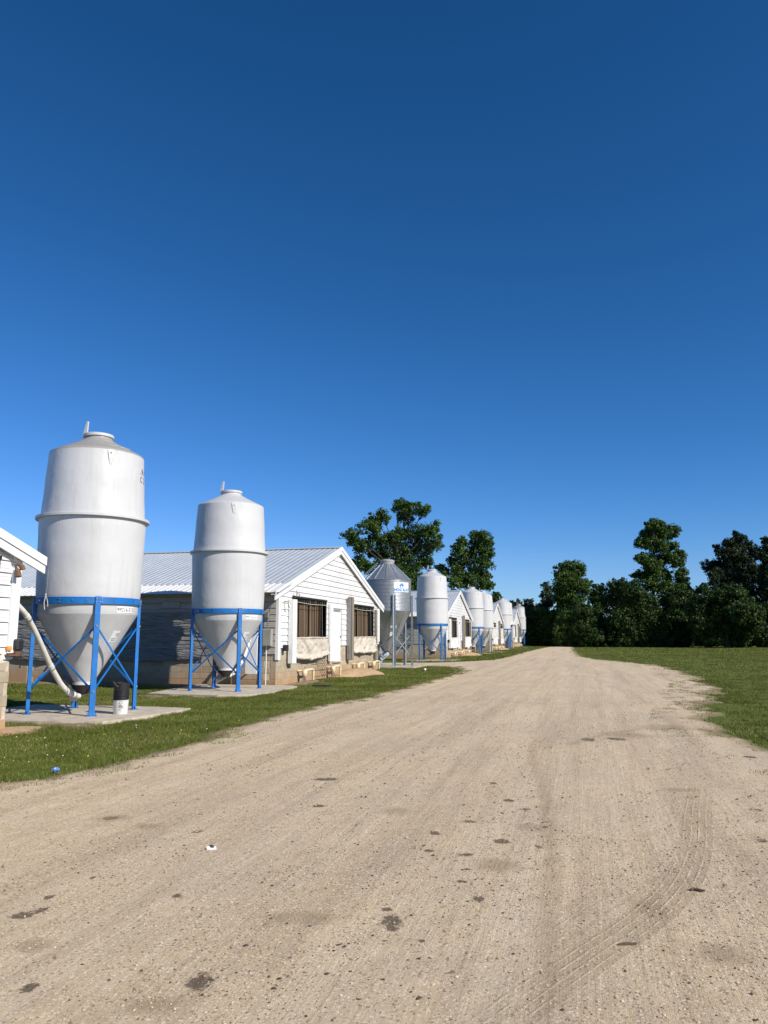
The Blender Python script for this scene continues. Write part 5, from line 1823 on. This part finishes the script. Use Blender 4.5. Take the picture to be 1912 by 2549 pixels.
def grass(name, x0, x1, y0, y1, count, hfun, wfun, seed, label):
    rg = np.random.default_rng(seed)
    x = rg.uniform(x0, x1, count); y = rg.uniform(y0, y1, count)
    s_ = road_sdf(x, y)
    clump = fbm(x, y, 1.6, 61)
    fine = fbm(x, y, 7.0, 71)
    keep = (s_ < -0.06 + 0.14 * rg.normal(size=count)) & (rg.random(count) < np.clip((clump - 0.34) * 3.4 + (fine - 0.42) * 2.0, 0.05, 1))
    # thin, patchy growth creeping over the gravel edge
    creep = (s_ >= 0) & (s_ < np.where(x > 0, 1.1, 0.45)) & (fbm(x, y, 2.6, 81) > 0.56) & (rg.random(count) < np.where(x > 0, 0.6, 0.4))
    keep |= creep
    for P in PADS: keep &= ~(poly_sdf(x, y, P) > 0.02)
    keep &= ~((x < -9.58) & (((y > 23.36) & (y < 36.1)) | (y < 11.56) | ((y > 54.8) & (y < 67.6)) | (y > 79)))
    keep &= ~(((x + 9.15) / 0.95) ** 2 + ((y - 31.6) / 2.6) ** 2 < 0.8)
    x, y, s_, clump = x[keep], y[keep], s_[keep], clump[keep]
    n = len(x)
    d = np.hypot(x, y)
    h = hfun(d) * rg.uniform(0.5, 1.3, n) * (0.6 + 0.9 * np.clip(clump - 0.3, 0, 0.6) / 0.6)
    near_pad = np.zeros(n)
    for P in PADS: near_pad = np.maximum(near_pad, np.exp(-np.abs(poly_sdf(x, y, P)) / 0.25))
    h = h * (1 + 0.9 * near_pad)
    h = np.where(s_ > -0.1, h * 0.6, h)
    w = wfun(d) * rg.uniform(0.7, 1.3, n)
    a = rg.uniform(0, 2 * math.pi, n)
    lean = rg.uniform(0.4, 1.7, n) * h
    la = rg.uniform(0, 2 * math.pi, n)
    zb = np.full(n, -0.025)
    zb = np.where(s_ > 0, 0.015, zb)
    p0 = np.stack([x - np.cos(a) * w, y - np.sin(a) * w, zb], 1)
    p1 = np.stack([x + np.cos(a) * w, y + np.sin(a) * w, zb], 1)
    p2 = np.stack([x + np.cos(la) * lean, y + np.sin(la) * lean, zb + 0.02 + h], 1)
    v = np.stack([p0, p1, p2], 1).reshape(-1, 3)
    f = np.arange(n * 3).reshape(n, 3)
    tint = np.clip(rg.random(n) * 0.75 + (0.5 - clump) * 0.8 + 0.1, 0, 1)
    dry = np.clip((fbm(x, y, 0.9, 131) - 0.47) * 0.9, 0.02, 0.22)
    tint = np.where(rg.random(n) < dry, 0.98, tint)
    me = np_mesh(name, v, f, M['grass'], {'tint': ('FACE', tint)})
    tag(new_obj(name, me), label, 'grass', kind='stuff')


grass('verge_grass', -14.5, -5.0, 5.0, 26.0, 620000, lambda d: 0.030 + d * 0, lambda d: 0.0028 + 0.00016 * d, 1, 'short grass on the verge beside the near bins')
grass('verge_grass', -10.0, -4.8, 26.0, 44.0, 110000, lambda d: 0.036 + d * 0, lambda d: 0.008 + d * 0.0002, 2, 'short grass before the wide gable and galvanised bin')
grass('verge_grass', -11.0, -4.6, 44.0, 124.0, 90000, lambda d: 0.09 + d * 0, lambda d: 0.012 + d * 0.0003, 3, 'grass strip beside the far barns')
grass('verge_grass', -24.0, -11.0, 11.5, 23.2, 90000, lambda d: 0.034 + d * 0, lambda d: 0.0035 + d * 0.0003, 4, 'grass between the left barn and the wide barn')
grass('field_grass', 1.2, 12.0, 6.0, 34.0, 330000, lambda d: 0.028 + d * 0, lambda d: 0.003 + d * 0.0002, 5, 'mown grass at the near right of the road')
grass('field_grass', 0.0, 34.0, 34.0, 72.0, 150000, lambda d: 0.026 + d * 0, lambda d: 0.009 + d * 0.00035, 6, 'mown grass of the right-hand field')
grass('field_grass', -3.0, 44.0, 72.0, 118.0, 70000, lambda d: 0.03 + d * 0, lambda d: 0.015 + d * 0.0005, 7, 'mown grass at the far end of the field')


def flowers(name, n, mat, x0, x1, y0, y1, r_, seed, label):
    rg = np.random.default_rng(seed)
    mb = MB()
    k = 0
    while k < n:
        x, y = rg.uniform(x0, x1), rg.uniform(y0, y1)
        if road_sdf(np.array([x]), np.array([y]))[0] > -0.15 or any(poly_sdf(np.array([x]), np.array([y]), P)[0] > -0.05 for P in PADS): continue
        if x < -9.5 and y < 11.7: continue
        z = rg.uniform(0.03, 0.055)
        s_ = r_ * rg.uniform(0.6, 1.3)
        mb.lathe([(0.0, -s_ * .6), (s_, 0), (s_ * .7, s_ * .5), (0.0, s_ * .7)], 6, (x, y, z))
        k += 1
    tag(mb.build(name, M[mat]), label, 'flowers', kind='stuff')


flowers('clover_flowers', 28, 'white_flower', -9.6, -6.0, 8.2, 12.4, 0.010, 91, 'tiny white clover heads in the near verge')
flowers('dandelion_flowers', 16, 'yellow_flower', -8.8, -5.9, 8.2, 13.5, 0.010, 92, 'tiny yellow flowers in the near verge')


def gravel(name, n, x0, x1, y0, y1, smin, smax, seed, label):
    rg = np.random.default_rng(seed)
    x = rg.uniform(x0, x1, n); y = rg.uniform(y0, y1, n)
    s_ = road_sdf(x, y)
    cl = fbm(x * 1.6, y * 0.25, 1.3, 15) * 0.6 + fbm(x, y, 1.1, 16) * 0.4
    k = (s_ > 0.05) & (rg.random(n) < np.clip((cl - 0.36) * 4, 0.08, 1))
    x, y = x[k], y[k]
    n = len(x)
    s_ = smin + (smax - smin) * rg.random(n) ** 4
    oct_ = np.array([(1, 0, 0), (0, 1, 0), (-1, 0, 0), (0, -1, 0), (0, 0, 1), (0, 0, -0.6)])
    a = rg.uniform(0, 6.28, n)
    v = oct_[None] * (s_[:, None, None]) * rg.uniform(0.6, 1.25, (n, 6, 1)) * np.array([1, 0.8, 0.6])
    ca, sa = np.cos(a)[:, None], np.sin(a)[:, None]
    vx = v[..., 0] * ca - v[..., 1] * sa + x[:, None]
    vy = v[..., 0] * sa + v[..., 1] * ca + y[:, None]
    S = road_sdf(x, y)
    rel = (fbm(x, y, 1.2, 21) - 0.5) * 0.03 + (fbm(x, y, 7.0, 33) - 0.5) * 0.012
    ruts = np.cos((x + 1.7) * 2 * math.pi / 1.75) * 0.008 * np.clip((fbm(x, y, 0.2, 44) - 0.35) * 4, 0, 1)
    zb = 0.022 + np.clip(S, 0, 2) * 0.008 + rel * np.clip(S * 2, 0, 1) + ruts * np.clip(S, 0, 1)
    vz = v[..., 2] + (zb + s_ * 0.15)[:, None]
    V = np.stack([vx, vy, vz], -1).reshape(-1, 3)
    tri = np.array([(0, 1, 4), (1, 2, 4), (2, 3, 4), (3, 0, 4)])
    F = (tri[None] + (np.arange(n) * 6)[:, None, None]).reshape(-1, 3)
    tint = np.repeat(np.clip(rg.beta(3, 2.6, n) * 0.92 + np.where(rg.random(n) < 0.10, -0.7, 0), 0, 1), 4)
    tag(new_obj(name, np_mesh(name, V, F, M['stone'], {'tint': ('FACE', tint)})), label, 'gravel', kind='stuff')


gravel('loose_gravel', 85000, -6.5, 3.6, 1.6, 7.0, 0.003, 0.013, 41, 'loose stones scattered on the near gravel road')
gravel('loose_gravel', 60000, -6.5, 3.6, 7.0, 20.0, 0.005, 0.018, 42, 'loose stones scattered further along the gravel road')


def crumbs(name, n, seed, label):
    """dark lumps of trodden dirt and dung, flattened, scattered in loose clusters"""
    rg = np.random.default_rng(seed)
    mb = MB()
    cl = [(rg.uniform(-5.5, 2.6), 2.2 + 11 * rg.random() ** 1.5) for _ in range(45)] + [(rg.uniform(-1.5, 0.1), rg.uniform(2.8, 9)) for _ in range(35)]
    for k in range(n):
        cx0, cy0 = cl[rg.integers(len(cl))]
        x, y = cx0 + rg.normal() * 0.22, cy0 + rg.normal() * 0.25
        if road_sdf(np.array([x]), np.array([y]))[0] < 0.2: continue
        s_ = 0.004 + 0.013 * rg.random() ** 3
        base = len(mb.v)
        mb.lathe([(0.0, 0.0), (1.0, 0.0), (0.75, 0.32), (0.0, 0.42)], 7)
        a = rg.uniform(0, 6.28)
        st = rg.uniform(0.45, 1.0)
        for i in range(base, len(mb.v)):
            vx, vy, vz = mb.v[i]
            j = rg.uniform(0.45, 1.5)
            vx, vy = vx * s_ * j, vy * s_ * st * j
            mb.v[i] = (x + vx * math.cos(a) - vy * math.sin(a), y + vx * math.sin(a) + vy * math.cos(a), 0.024 + 0.012 + vz * s_ * 0.9)
    tag(mb.build(name, M['crumb']), label, 'dirt', kind='stuff')


M['crumb'] = m_simple('dark_dirt_crumb', (0.085, 0.062, 0.043), 0.95, 0, 0.4, 30, 0.5, 90)
crumbs('dirt_crumbs', 650, 5, 'dark crumbs of dirt strewn over the gravel road')
